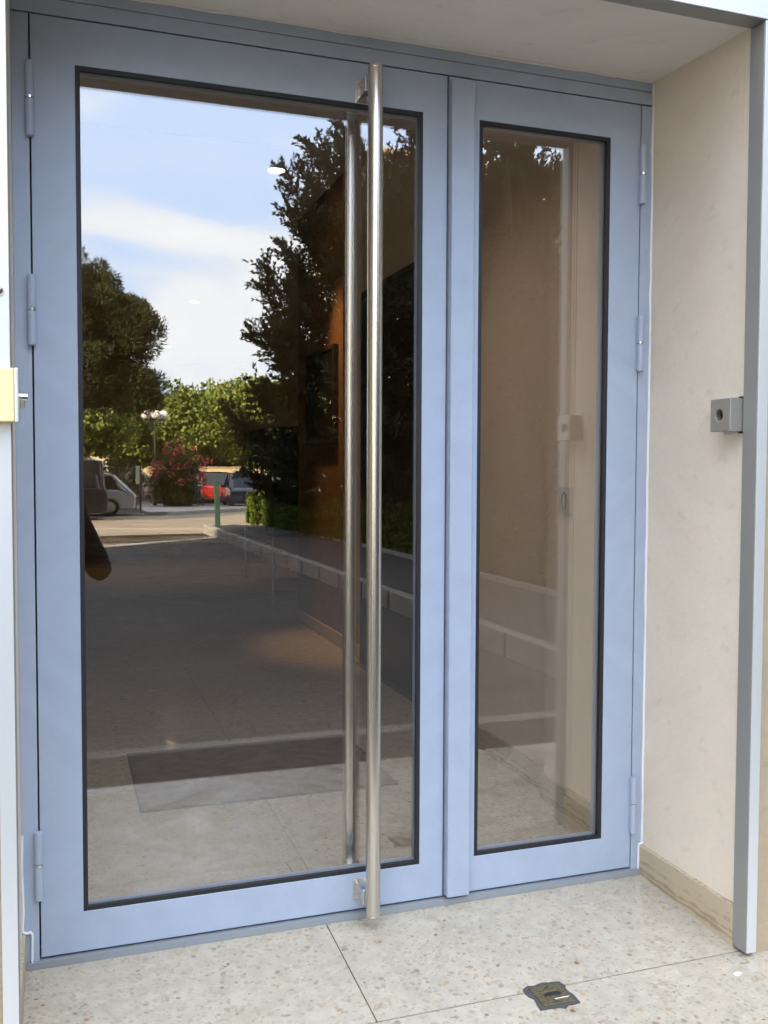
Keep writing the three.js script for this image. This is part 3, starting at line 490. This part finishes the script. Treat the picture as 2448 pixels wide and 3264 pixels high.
// plane trees in the car park
[[1.0, 47, 6.0, 2.6, 2.0, 51], [4.2, 55, 5.6, 2.4, 1.9, 56], [6.6, 48.5, 6.0, 2.5, 2.0, 52], [10.0, 51, 6.9, 2.9, 2.1, 53], [13.6, 50, 6.4, 2.7, 2.0, 54], [-2.8, 52, 6.3, 2.8, 2.1, 55], [8.4, 60, 6.2, 2.6, 2.1, 57], [18.5, 54, 6.5, 2.9, 2.0, 58]].forEach(([x, z, h, cw, th, s]) => broadTree('plane_tree', 'sunlit green plane tree in the car park', [x, G, z], h, cw, th, s, [0.17, 0.21, 0.05], 'plane trees in the car park'));
[[-3, 76, 5.4, 91], [3.4, 78, 5.2, 92], [8.6, 76.5, 5.0, 93], [13.4, 78, 5.3, 94], [18.6, 77, 5.6, 95], [24, 78, 5.4, 96]].forEach(([x, z, h, s]) => broadTree('plane_tree', 'low leafy tree rising behind the cream wall', [x, G, z], h, 3.4, 1.0, s, [0.11, 0.14, 0.035], 'trees behind the cream wall', 70, 0.34));
// clipped hedge
{
  const t = thing('clipped_hedge', 'low clipped box hedge running along the pavement edge', 'hedge'), R = rng(61), L = new Leaves(), xa = (z) => 5.42 - 0.06 * Math.max(0, z - 14);
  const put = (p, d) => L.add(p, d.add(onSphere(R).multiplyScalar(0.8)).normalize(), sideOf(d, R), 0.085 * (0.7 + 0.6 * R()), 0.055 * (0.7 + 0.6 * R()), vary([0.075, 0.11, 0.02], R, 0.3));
  const z0 = 5.6, z1 = 21.6, top = 0.5;
  for (let i = 0; i < 21000; i++) { const z = lerp(z0, z1, R()), y = lerp(-0.22, top, R()), b = 0.06 * fbm(z * 1.3, y * 2, 3, 3); put(V(xa(z) + R() * 0.08 + b, y, z), V(-1, 0.2, 0)); }
  for (let i = 0; i < 16000; i++) { const z = lerp(z0, z1, R()), x = xa(z) + R() * 0.85; put(V(x, top - R() * 0.05 + 0.07 * fbm(z * 1.3, x * 2, 8, 3), z), V(0, 1, 0)); }
  for (let i = 0; i < 2600; i++) put(V(xa(z1) + R() * 0.85, lerp(-0.22, top + 0.03, R()), z1 + (R() - 0.3) * 0.1), V(0, 0.2, 1));
  for (let i = 0; i < 22000; i++) { const z = lerp(z0, z1, R()); put(V(xa(z) + 0.06 + R() * 0.74, lerp(-0.24, top - 0.04, R()), z), onSphere(R)); }
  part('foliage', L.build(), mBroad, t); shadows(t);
  const t2 = thing('clipped_hedge', 'sunlit clipped hedge turning the corner along the road', 'hedge'), L2 = new Leaves();
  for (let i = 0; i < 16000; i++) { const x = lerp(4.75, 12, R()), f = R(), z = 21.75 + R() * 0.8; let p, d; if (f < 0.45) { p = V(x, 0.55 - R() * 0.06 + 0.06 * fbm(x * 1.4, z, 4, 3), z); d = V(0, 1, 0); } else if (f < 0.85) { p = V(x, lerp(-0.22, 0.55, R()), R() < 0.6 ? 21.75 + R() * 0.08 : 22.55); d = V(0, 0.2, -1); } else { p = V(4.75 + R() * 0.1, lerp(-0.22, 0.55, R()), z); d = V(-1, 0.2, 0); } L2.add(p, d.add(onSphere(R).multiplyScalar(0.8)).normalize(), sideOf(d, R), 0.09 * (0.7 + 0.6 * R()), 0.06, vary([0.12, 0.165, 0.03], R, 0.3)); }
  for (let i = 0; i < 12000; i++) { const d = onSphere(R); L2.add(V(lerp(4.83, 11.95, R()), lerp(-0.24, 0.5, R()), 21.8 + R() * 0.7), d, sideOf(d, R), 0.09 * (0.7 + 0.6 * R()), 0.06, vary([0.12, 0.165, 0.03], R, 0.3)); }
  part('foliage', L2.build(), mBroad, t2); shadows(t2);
}
// oleander with pink flowers
{
  const t = thing('oleander_shrub', 'tall dark oleander covered in pink flowers by the lamp post', 'shrub', [4.55, G + 0.1, 37.2]), R = rng(71), L = new Leaves(), F = new Leaves(), st = [];
  for (let i = 0; i < 52; i++) { const a = R() * 6.28, r = Math.sqrt(R()) * 0.95, top = V(Math.cos(a) * r * 1.25, (1.25 + 1.3 * R()) * (1.06 - 0.35 * r * r), Math.sin(a) * r * 1.0); st.push(limb([V(Math.cos(a) * 0.2, 0, Math.sin(a) * 0.2), V(top.x * 0.6, top.y * 0.55, top.z * 0.6), top], 0.02, 0.008, 4));
    for (let k = 0; k < 5; k++) clump(L, R, V(lerp(0, top.x, 0.3 + 0.7 * R()) + (R() - 0.5) * 0.3, lerp(0.1, top.y, R()), lerp(0, top.z, 0.3 + 0.7 * R()) + (R() - 0.5) * 0.3), 0.26, 46, 0.17, 0.045, [0.06, 0.075, 0.024], 0.4);
    const nf = 1 + (R() < 0.55 ? 1 : 0); for (let k = 0; k < nf; k++) { const c = k ? V(Math.cos(a) * 1.15 * (0.8 + 0.4 * R()), 0.4 + 1.5 * R(), Math.sin(a) * 1.0) : top; clump(F, R, c, 0.12 + 0.06 * R(), 24, 0.065, 0.055, [0.5, 0.1, 0.12], 0.2); } }
  part('stems', merged(st), mBark, t); part('foliage', L.build(), mBroad, t); part('flowers', F.build(), leafMat({ specularIntensity: 0.3 }), t); shadows(t);
}
// dark shrubs left of the oleander
[[2.5, 38.5, 81, 'beside the sign post'], [0.6, 39.2, 82, 'behind the silver car'], [-1.6, 39, 83, 'behind the dark van']].forEach(([x, z, s, w]) => {
  const t = thing('evergreen_shrub', 'dark evergreen shrub ' + w, 'shrub', [x, G, z], 0, 'dark shrubs across the road'), R = rng(s), L = new Leaves(), st = [];
  for (let i = 0; i < 46; i++) { const o = onSphere(R), k = Math.cbrt(R()); const c = V(o.x * 1.15 * k, 1.0 + o.y * 0.95 * k, o.z * 0.9 * k); clump(L, R, c, 0.3, 60, 0.12, 0.06, [0.045, 0.055, 0.022], 0.3); if (i % 5 === 0) st.push(limb([V(0, 0, 0), V(c.x * 0.5, c.y * 0.6, c.z * 0.5), c], 0.03, 0.01, 4)); }
  part('stems', merged(st), mBark, t); part('foliage', L.build(), mBroad, t); shadows(t);
});
[[9.6, 14.2, 84, 'between the first two cypresses'], [10.2, 11.2, 85, 'behind the middle cypress'], [9.8, 8.6, 86, 'behind the thin cypress'], [10.4, 17, 87, 'beside the broad cypress']].forEach(([x, z, s, w]) => {
  const t = thing('laurel_bush', 'tall dark laurel bush ' + w, 'shrub', [x, -0.26, z], 0, 'laurels behind the hedge'), R = rng(s), L = new Leaves(), st = [];
  for (let i = 0; i < 70; i++) { const o = onSphere(R), k = Math.cbrt(R()); const c = V(o.x * 1.3 * k, 1.5 + o.y * 1.4 * k, o.z * 1.3 * k); clump(L, R, c, 0.36, 70, 0.12, 0.06, [0.045, 0.06, 0.024], 0.3); if (i % 6 === 0) st.push(limb([V(0, 0, 0), V(c.x * 0.5, c.y * 0.6, c.z * 0.5), c], 0.04, 0.01, 4)); }
  part('stems', merged(st), mBark, t); part('foliage', L.build(), mBroad, t); shadows(t);
});
// three-globe lamp
{
  const t = thing('street_lamp', 'street lamp with three white glass globes rising behind the oleander', 'street lamp', [3.78, G + 0.1, 38.3]);
  const mPole = std([0.03, 0.035, 0.035], 0.5), mGlobe = phys([0.72, 0.7, 0.72], 0.35);
  part('pole', new THREE.LatheGeometry([[0.09, 0], [0.09, 0.5], [0.05, 0.6], [0.038, 3.55], [0, 3.56]].map((p) => new THREE.Vector2(...p)), 16), mPole, t);
  for (let k = 0; k < 3; k++) { const a = [Math.PI * 0.03, Math.PI * 1.02, Math.PI * 1.52][k], c = Math.cos(a) * 0.37, s = Math.sin(a) * 0.37; part('arm', limb([V(0, 3.42, 0), V(c * 0.6, 3.4, s * 0.6), V(c, 3.5, s), V(c, 3.6, s)], 0.02, 0.018, 8), mPole, t); part('collar', cyl(0.09, 0.06, 0.07, c, 3.63, s, 16), mPole, t); part('globe', new THREE.SphereGeometry(0.2, 24, 18).translate(c, 3.82, s), mGlobe, t); }
  shadows(t);
}
{
  const t = thing('green_post', 'slim green metal post standing at the kerb corner', 'post', [3.76, -0.25, 21.35]); t.rotation.z = 0.02;
  const mG = phys([0.035, 0.105, 0.075], 0.5);
  part('shaft', rbox(-0.062, 0.062, 0, 1.1, -0.05, 0.05, 0.008), mG, t); part('cap', rbox(-0.066, 0.066, 1.1, 1.125, -0.054, 0.054, 0.006), mG, t); part('band', rbox(-0.064, 0.064, 0.6, 0.625, -0.052, 0.052, 0.003), std([0.02, 0.04, 0.03], 0.6), t); shadows(t);
}
{
  const t = thing('sign_post', 'narrow cream sign panel on a dark post behind the silver car', 'sign', [2.72, G, 33.6]);
  part('post', cyl(0.035, 0.035, 1.72, 0.1, 0.86, 0, 12), std([0.04, 0.04, 0.04], 0.6), t); part('panel', rbox(-0.075, 0.07, 1.08, 1.74, -0.03, 0.0, 0.008), std([0.55, 0.53, 0.36], 0.6), t); shadows(t);
}
// ---- vehicles
const mTyre = std([0.02, 0.02, 0.02], 0.85), mRim = phys([0.45, 0.45, 0.46], 0.35, { metalness: 0.8 }), mCarGlass = phys([0.02, 0.024, 0.028], 0.08), mTrim = std([0.025, 0.025, 0.027], 0.6), mTail = phys([0.45, 0.015, 0.012], 0.2), mHead = phys([0.7, 0.7, 0.7], 0.12), mPlate = std([0.7, 0.7, 0.66], 0.5);
function extrudeX(pts, w, b = 0.06) { const s = new THREE.Shape(); s.moveTo(...pts[0]); s.splineThru; for (const p of pts.slice(1)) s.lineTo(...p); const g = new THREE.ExtrudeGeometry(s, { depth: w - 2 * b, bevelEnabled: true, bevelSize: b * 0.7, bevelThickness: b, bevelSegments: 3 }); g.translate(0, 0, -w / 2 + b); return g; }
function smoothPts(pts, n = 5) { const c = new THREE.CatmullRomCurve3(pts.map(([x, y]) => V(x, y, 0)), false, 'centripetal'); return c.getPoints(pts.length * n).map((p) => [p.x, p.y]); }
// kinds: hatch, saloon, van; the car's nose points to +x of its own axes
function car(kind, color, label, [x, z], turn, group, y = G) {
  const t = thing(kind === 'van' ? 'parked_van' : 'parked_car', label, kind === 'van' ? 'van' : 'car', [x, y, z], turn, group), m = phys(color, 0.32, { clearcoat: 0.7, clearcoatRoughness: 0.08, metalness: 0.2 });
  const van = kind === 'van', Lh = van ? 2.25 : 2.08, W = van ? 1.82 : 1.7, bh = van ? 0.98 : 0.82, rh = van ? 1.9 : kind === 'saloon' ? 1.41 : 1.46;
  const body = [[-Lh + 0.04, 0.28], [-Lh, 0.5], [-Lh + 0.03, bh - 0.06], [-Lh + 0.16, bh], [0.75, bh - 0.01], [1.15, bh - 0.06], [1.75, bh - 0.16], [Lh - 0.05, bh - 0.34], [Lh, 0.42], [Lh - 0.05, 0.24]];
  const arch = (cx) => { const o = []; for (let i = 0; i <= 8; i++) { const a = i / 8 * Math.PI; o.push([cx + Math.cos(a) * 0.36, 0.28 + Math.sin(a) * 0.35]); } return o; };
  const full = [...smoothPts(body, 3), ...arch(1.28).map((p) => [p[0], Math.max(p[1], 0.22)]), ...arch(-1.26).map((p) => [p[0], Math.max(p[1], 0.22)])];
  const bg = extrudeX(full, W, 0.09); bg.computeVertexNormals(); part('body', bg, m, t);
  const rear = van ? -Lh + 0.06 : kind === 'saloon' ? -1.55 : -Lh + 0.1, rt = van ? rear + 0.1 : kind === 'saloon' ? -0.85 : rear + 0.62;
  const cab = [[rear, bh - 0.03], [rt, rh - 0.06], [rt + 0.25, rh - 0.02], [0.05, rh - 0.02], [0.25, rh - 0.06], [1.0, bh - 0.03]];
  const cg = extrudeX(cab, W - 0.16, 0.1), cp = cg.attributes.position; for (let i = 0; i < cp.count; i++) { const k = (cp.getY(i) - bh) / (rh - bh); cp.setZ(i, cp.getZ(i) * (1 - 0.13 * clamp(k, 0, 1))); } cg.computeVertexNormals();
  part(van ? 'side_panels' : 'windows', cg, van ? m : mCarGlass, t); if (van) { part('rear_window', rbox(rear - 0.02, rear + 0.03, bh + 0.25, rh - 0.25, -0.6, 0.6, 0.01), mCarGlass, t); part('windscreen', rbox(-0.02, 0.02, -0.38, 0.38, -0.66, 0.66, 0.01).rotateZ(0.62).translate(0.68, (bh + rh) / 2 + 0.02, 0), mCarGlass, t); }
  const rg = extrudeX([[rt - 0.06, rh - 0.07], [rt + 0.2, rh - 0.005], [0.08, rh], [0.32, rh - 0.07]], (W - 0.16) * 0.9, 0.05); part('roof', rg, m, t);
  for (const s of [-1, 1]) {
    const zt = s * ((W - 0.16) / 2) * 0.9, zb = s * ((W - 0.16) / 2 + 0.012);
    for (const [a, b, r] of [[[0.3, rh - 0.06], [1.02, bh], 0.035], [[-0.32, rh - 0.04], [-0.35, bh], 0.035], [[rt - 0.02, rh - 0.07], [rear + 0.04, bh], van ? 0.06 : 0.085]]) part('pillar', limb([V(a[0], a[1], zt), V((a[0] + b[0]) / 2, (a[1] + b[1]) / 2, (zt + zb) / 2 + s * 0.012), V(b[0], b[1], zb)], r, r * 1.2, 6), m, t);
    if (van || kind === 'hatch') part('quarter_panel', limb([V(rear + 0.16, bh, zb * 0.985), V((rear + rt) / 2 + 0.16, (bh + rh) / 2, (zt + zb) / 2)], 0.11, 0.07, 6), m, t);
    for (const cx of [1.28, -1.26]) { const w = new THREE.Group(); w.name = 'wheel'; w.position.set(cx, 0.31, s * (W / 2 - 0.12)); t.add(w); part('tyre', new THREE.TorusGeometry(0.235, 0.078, 10, 26).scale(1, 1, 1.25), mTyre, w); part('rim', cyl(0.19, 0.19, 0.15, 0, 0, 0, 20, 'z'), mRim, w); for (let k = 0; k < 5; k++) part('spoke', box(-0.022, 0.022, 0.03, 0.18, s > 0 ? 0.07 : -0.085, s > 0 ? 0.085 : -0.07).rotateZ(k * 1.2566), mRim, w); }
    part('taillight', rbox(-Lh - 0.012, -Lh + 0.12, bh - 0.3, bh - 0.06, s > 0 ? W / 2 - 0.27 : -W / 2 + 0.04, s > 0 ? W / 2 - 0.04 : -W / 2 + 0.27, 0.02), mTail, t);
    part('headlight', rbox(Lh - 0.17, Lh + 0.005, 0.5, 0.63, s > 0 ? W / 2 - 0.42 : -W / 2 + 0.08, s > 0 ? W / 2 - 0.08 : -W / 2 + 0.42, 0.03), mHead, t);
    part('mirror', rbox(0.72, 0.84, bh + 0.02, bh + 0.16, s > 0 ? W / 2 - 0.04 : -W / 2 - 0.12, s > 0 ? W / 2 + 0.12 : -W / 2 + 0.04, 0.03), m, t);
  }
  part('bumper', rbox(-Lh - 0.05, -Lh + 0.12, 0.28, 0.5, -W / 2 + 0.06, W / 2 - 0.06, 0.04), kind === 'van' ? mTrim : m, t); part('bumper', rbox(Lh - 0.13, Lh + 0.04, 0.22, 0.44, -W / 2 + 0.06, W / 2 - 0.06, 0.04), m, t);
  part('number_plate', rbox(-Lh - 0.062, -Lh - 0.045, 0.54, 0.65, -0.26, 0.26, 0.003), mPlate, t); part('grille', rbox(Lh - 0.02, Lh + 0.012, 0.46, 0.56, -0.4, 0.4, 0.01), mTrim, t);
  shadows(t); return t;
}
car('hatch', [0.42, 0.43, 0.43], 'silver hatchback parked in the shade by the sign post', [0.38, 32.6], Math.PI);
car('van', [0.02, 0.02, 0.024], 'black van standing in front of the silver hatchback', [-0.86, 29.9], Math.PI);
const PARK = 'cars in the car park';
car('hatch', [0.025, 0.03, 0.07], 'dark blue hatchback parked behind the green post', [7.65, 38.75], -Math.PI / 2 + 0.06, PARK);
car('hatch', [0.5, 0.035, 0.025], 'bright red hatchback in the car park', [7.55, 46.6], -Math.PI / 2 + 0.1, PARK);
car('hatch', [0.2, 0.23, 0.3], 'blue-grey hatchback beside the oleander', [5.2, 42.6], -Math.PI / 2, PARK);
car('hatch', [0.7, 0.7, 0.68], 'white hatchback parked left of the red one', [5.6, 48.6], -Math.PI / 2, PARK);
car('saloon', [0.72, 0.72, 0.7], 'white saloon under the plane trees', [11.1, 46.5], -Math.PI / 2 + 0.05, PARK);
car('saloon', [0.1, 0.14, 0.15], 'dark teal saloon under the plane trees', [13.2, 47], -Math.PI / 2, PARK);
car('hatch', [0.05, 0.055, 0.06], 'black hatchback by the far wall', [9.0, 56.5], Math.PI / 2, PARK);
car('saloon', [0.3, 0.32, 0.33], 'grey saloon by the far wall', [11.5, 56.5], Math.PI / 2, PARK);
car('saloon', [0.03, 0.05, 0.13], 'navy saloon by the far wall', [6.4, 57], Math.PI / 2, PARK);
car('hatch', [0.62, 0.62, 0.6], 'white hatchback by the far wall', [14.0, 56.5], Math.PI / 2, PARK);
// ---- buildings across the street
{
  const mCream = std([1, 1, 1], 0.85, { map: plaster(7, [0.72, 0.58, 0.34], 0.05) }), mCap = std([0.5, 0.42, 0.3], 0.8);
  const t = thing('car_park_wall', 'long cream rendered wall closing the far side of the car park', 'wall', [0, 0, 0]);
  part('wall', box(-30, 40, G, 1.35, 70, 70.3), mCream, t); part('coping', box(-30.1, 40.1, 1.35, 1.43, 69.93, 70.37), mCap, t); part('gate', box(13.2, 15.6, G, 0.9, 69.96, 69.99), std([0.66, 0.6, 0.45], 0.6), t);
  shadows(t);
  const mW = std([1, 1, 1], 0.85, { map: plaster(8, [0.72, 0.62, 0.45], 0.05) }), mPane = phys([0.03, 0.035, 0.04], 0.08), mShut = std([0.35, 0.33, 0.3], 0.7);
  const house = (name, label, x0, x1, z0, z1, h) => {
    const b = thing(name, label, 'building', [x0, G, z0]), w = x1 - x0, d = z1 - z0;
    part('wall', box(0, w, 0, h, 0, d), mW, b); part('roof', box(-0.3, w + 0.3, h, h + 0.25, -0.3, d + 0.3), mCap, b);
    for (let f = 0; f * 3 + 2.8 < h; f++) for (let i = 0; i * 2.6 + 2.2 < w; i++) { const wx = 0.9 + i * 2.6, wy = 0.9 + f * 3; const fr = part('window', box(wx, wx + 1.1, wy, wy + 1.3, -0.03, -0.004), mShut, b); part('pane', box(wx + 0.06, wx + 0.52, wy + 0.06, wy + 1.24, -0.036, -0.031), mPane, fr); part('pane', box(wx + 0.58, wx + 1.04, wy + 0.06, wy + 1.24, -0.036, -0.031), mPane, fr); }
    shadows(b);
  };
  house('town_house', 'pale sunlit block glimpsed through the cypresses', 14, 40, 40, 52, 16.4);
  house('added_apartment_block', 'unseen pale apartment block added along the road to block low sky', -62, -26, 32, 44, 15);  // never in view, added so less low sky reaches the door head
  house('low_house', 'low pale house behind the dark shrubs', -12, 3.2, 66, 69, 2.9);
}
// ---------------------------------------------------------------- the person taking the picture, standing below the step
{
  const me = thing('person', 'person in a dark navy jacket and trousers holding up a phone', 'person', [0, 0, 0]);
  const J = { hip: V(-0.07, 0.45, 2.7), chest: V(-0.07, 0.82, 2.68), neck: V(-0.06, 1.02, 2.66), shL: V(-0.24, 0.93, 2.66), shR: V(0.1, 0.93, 2.66), elL: V(-0.27, 0.66, 2.6), elR: V(0.235, 0.665, 2.6), wrL: V(-0.03, 1.02, 2.45), wrR: V(0.125, 1.0, 2.46), head: V(-0.05, 1.15, 2.63), knL: V(-0.17, 0.05, 2.68), knR: V(0.03, 0.05, 2.68), anL: V(-0.18, -0.36, 2.72), anR: V(0.05, -0.36, 2.72), toL: V(-0.2, -0.415, 2.54), toR: V(0.08, -0.415, 2.54) };
  const B = [['hip', 'chest', 0.155, 0.165], ['chest', 'neck', 0.14, 0.06], ['shL', 'shR', 0.075, 0.075], ['shL', 'elL', 0.068, 0.05], ['shR', 'elR', 0.068, 0.052], ['elL', 'wrL', 0.05, 0.034], ['elR', 'wrR', 0.052, 0.034], ['hip', 'knL', 0.12, 0.075], ['hip', 'knR', 0.12, 0.075], ['knL', 'anL', 0.07, 0.046], ['knR', 'anR', 0.07, 0.046], ['anL', 'toL', 0.048, 0.035], ['anR', 'toR', 0.048, 0.035], ['neck', 'head', 0.055, 0.055]].map(([a, b, r, q]) => [J[a], J[b], r, q]);
  const cap = (p, [a, b, r, q]) => { const bx = b.x - a.x, by = b.y - a.y, bz = b.z - a.z, t = clamp(((p.x - a.x) * bx + (p.y - a.y) * by + (p.z - a.z) * bz) / (bx * bx + by * by + bz * bz), 0, 1); return Math.hypot(p.x - a.x - bx * t, p.y - a.y - by * t, p.z - a.z - bz * t) - lerp(r, q, t); };
  const smin = (a, b, k) => { const h = clamp(0.5 + 0.5 * (b - a) / k, 0, 1); return lerp(b, a, h) - k * h * (1 - h); };
  const ell = (p, c, rx, ry, rz) => { const k = Math.hypot((p.x - c.x) / rx, (p.y - c.y) / ry, (p.z - c.z) / rz); return (k - 1) * Math.min(rx, ry, rz); };
  function cubes(centre, half, res, f, colour) {
    const mc = new MarchingCubes(res, new THREE.MeshBasicMaterial(), false, false, 160000); mc.isolation = 0; const p = V(0, 0, 0), hs = res / 2;
    for (let k = 0; k < res; k++) for (let j = 0; j < res; j++) for (let i = 0; i < res; i++) { p.set(centre.x + (i - hs) / hs * half, centre.y + (j - hs) / hs * half, centre.z + (k - hs) / hs * half); mc.field[i + j * res + k * res * res] = -f(p); }
    mc.update(); const n = mc.count, pos = new Float32Array(n * 3), nor = new Float32Array(n * 3), col = new Float32Array(n * 3);
    for (let i = 0; i < n; i++) { p.set(mc.positionArray[i * 3] * half + centre.x, mc.positionArray[i * 3 + 1] * half + centre.y, mc.positionArray[i * 3 + 2] * half + centre.z); pos.set([p.x, p.y, p.z], i * 3); const l = Math.hypot(mc.normalArray[i * 3], mc.normalArray[i * 3 + 1], mc.normalArray[i * 3 + 2]) || 1; nor.set([mc.normalArray[i * 3] / l, mc.normalArray[i * 3 + 1] / l, mc.normalArray[i * 3 + 2] / l], i * 3); col.set(colour(p), i * 3); }
    const g = new THREE.BufferGeometry(); g.setAttribute('position', new THREE.BufferAttribute(pos, 3)); g.setAttribute('normal', new THREE.BufferAttribute(nor, 3)); g.setAttribute('color', new THREE.BufferAttribute(col, 3)); return g;
  }
  const skin = [0.42, 0.26, 0.18], navy = [0.012, 0.013, 0.022], trouser = [0.02, 0.02, 0.024], shoe = [0.02, 0.016, 0.014];
  const bodyF = (p) => { let d = 1e3; for (const b of B) d = smin(d, cap(p, b), 0.045); d += 0.006 * noise3(p.x * 14, p.y * 9, p.z * 14) * (p.y > 0.5 && p.y < 1 ? 1 : 0.4); return d; };
  const body = cubes(V(-0.06, 0.36, 2.6), 0.9, 112, (p) => bodyF(p), (p) => p.y > 1.0 && p.z > 2.56 ? skin : p.y > 0.36 ? navy : p.y < -0.37 ? shoe : trouser);
  const H = J.head, headF = (p) => { let d = ell(p, V(H.x, H.y + 0.01, H.z + 0.005), 0.076, 0.115, 0.094); d = smin(d, ell(p, V(H.x, H.y - 0.06, H.z - 0.022), 0.054, 0.058, 0.066), 0.03); d = smin(d, cap(p, [V(H.x, H.y + 0.012, H.z - 0.09), V(H.x, H.y - 0.026, H.z - 0.108), 0.01, 0.016]), 0.012); for (const s of [-1, 1]) { d = Math.max(d, -ell(p, V(H.x + s * 0.032, H.y + 0.006, H.z - 0.1), 0.017, 0.011, 0.014)); d = smin(d, ell(p, V(H.x + s * 0.032, H.y + 0.005, H.z - 0.083), 0.013, 0.013, 0.013), 0.003); d = smin(d, ell(p, V(H.x + s * 0.079, H.y - 0.005, H.z + 0.01), 0.01, 0.032, 0.02), 0.006); } d = smin(d, ell(p, V(H.x, H.y - 0.058, H.z - 0.088), 0.024, 0.009, 0.009), 0.006); d = smin(d, cap(p, [J.neck, H, 0.056, 0.05]), 0.025); return d; };
  const head = cubes(H, 0.17, 76, headF, (p) => Math.hypot(p.x - H.x, p.y - H.y + 0.058) < 0.02 && p.z < H.z - 0.085 ? [0.4, 0.17, 0.14] : skin);
  // phone held upright in both hands: thumbs behind, fingers curled round the edges
  const PH = V(0.047, 1.105, 2.3475), parts = [body, head];
  for (const s of [-1, 1]) {
    const w = s < 0 ? J.wrL : J.wrR, ch = [], palm = V(PH.x + s * 0.062, PH.y - 0.02, 2.385);
    ch.push([w, palm, 0.03, 0.03]); ch.push([V(palm.x, palm.y + 0.03, palm.z), V(palm.x - s * 0.004, palm.y - 0.035, palm.z), 0.018, 0.017]);
    for (let i = 0; i < 4; i++) { const y = PH.y + 0.03 - i * 0.021, k = [0.9, 1, 0.95, 0.8][i], a = V(palm.x + s * 0.002, y, 2.375), b = V(PH.x + s * (0.052 + 0.004 * k), y + 0.003, 2.3475), c = V(PH.x + s * (0.045 - 0.012 * k), y + 0.001, 2.3435); ch.push([a, b, 0.0095, 0.0085], [b, c, 0.0085, 0.0072]); }
    ch.push([V(palm.x - s * 0.004, palm.y - 0.03, 2.382), V(PH.x + s * 0.042, PH.y - 0.012, 2.372), 0.012, 0.0105], [V(PH.x + s * 0.042, PH.y - 0.012, 2.372), V(PH.x + s * 0.024, PH.y + 0.012, 2.364), 0.0105, 0.009]);
    parts.push(cubes(V(palm.x, PH.y - 0.02, 2.39), 0.11, 74, (p) => { let d = 1e3; ch.forEach((b, i) => { d = smin(d, cap(p, b), i < 2 ? 0.02 : 0.004); }); return d; }, () => skin));
  }
  const g = mergeGeometries(parts); part('body', g, new THREE.MeshStandardMaterial({ vertexColors: true, roughness: 0.8 }), me);
  const hair = cubes(V(H.x, H.y + 0.03, H.z + 0.02), 0.17, 60, (p) => { const a = ell(p, V(H.x, H.y + 0.03, H.z + 0.02), 0.088, 0.116, 0.1) + 0.004 * noise3(p.x * 60, p.y * 12, p.z * 60); const face = ell(p, V(H.x, H.y - 0.035, H.z - 0.085), 0.075, 0.1, 0.085); return Math.max(a, -face); }, () => [0.015, 0.011, 0.009]);
  part('hair', hair, new THREE.MeshStandardMaterial({ vertexColors: true, roughness: 0.6 }), me);
  shadows(me);
  const ph = thing('phone', 'black phone held up by the person below the step', 'phone', [PH.x, PH.y, PH.z]);
  part('case', rbox(-0.036, 0.036, -0.07, 0.07, -0.0042, 0.0038, 0.0035, 3), std([0.015, 0.015, 0.017], 0.35), ph); part('screen', rbox(-0.033, 0.033, -0.06, 0.06, 0.0036, 0.0044, 0.0003, 1), phys([0.02, 0.02, 0.022], 0.08), ph); part('lens', cyl(0.0045, 0.0045, 0.0012, 0.013, 0.056, -0.0045, 16, 'z'), phys([0.01, 0.01, 0.012], 0.05), ph);
  shadows(ph);
}
scene.traverse((o) => { if (o.isMesh) { o.castShadow = true; o.receiveShadow = true; } });
renderer.render(scene, camera);
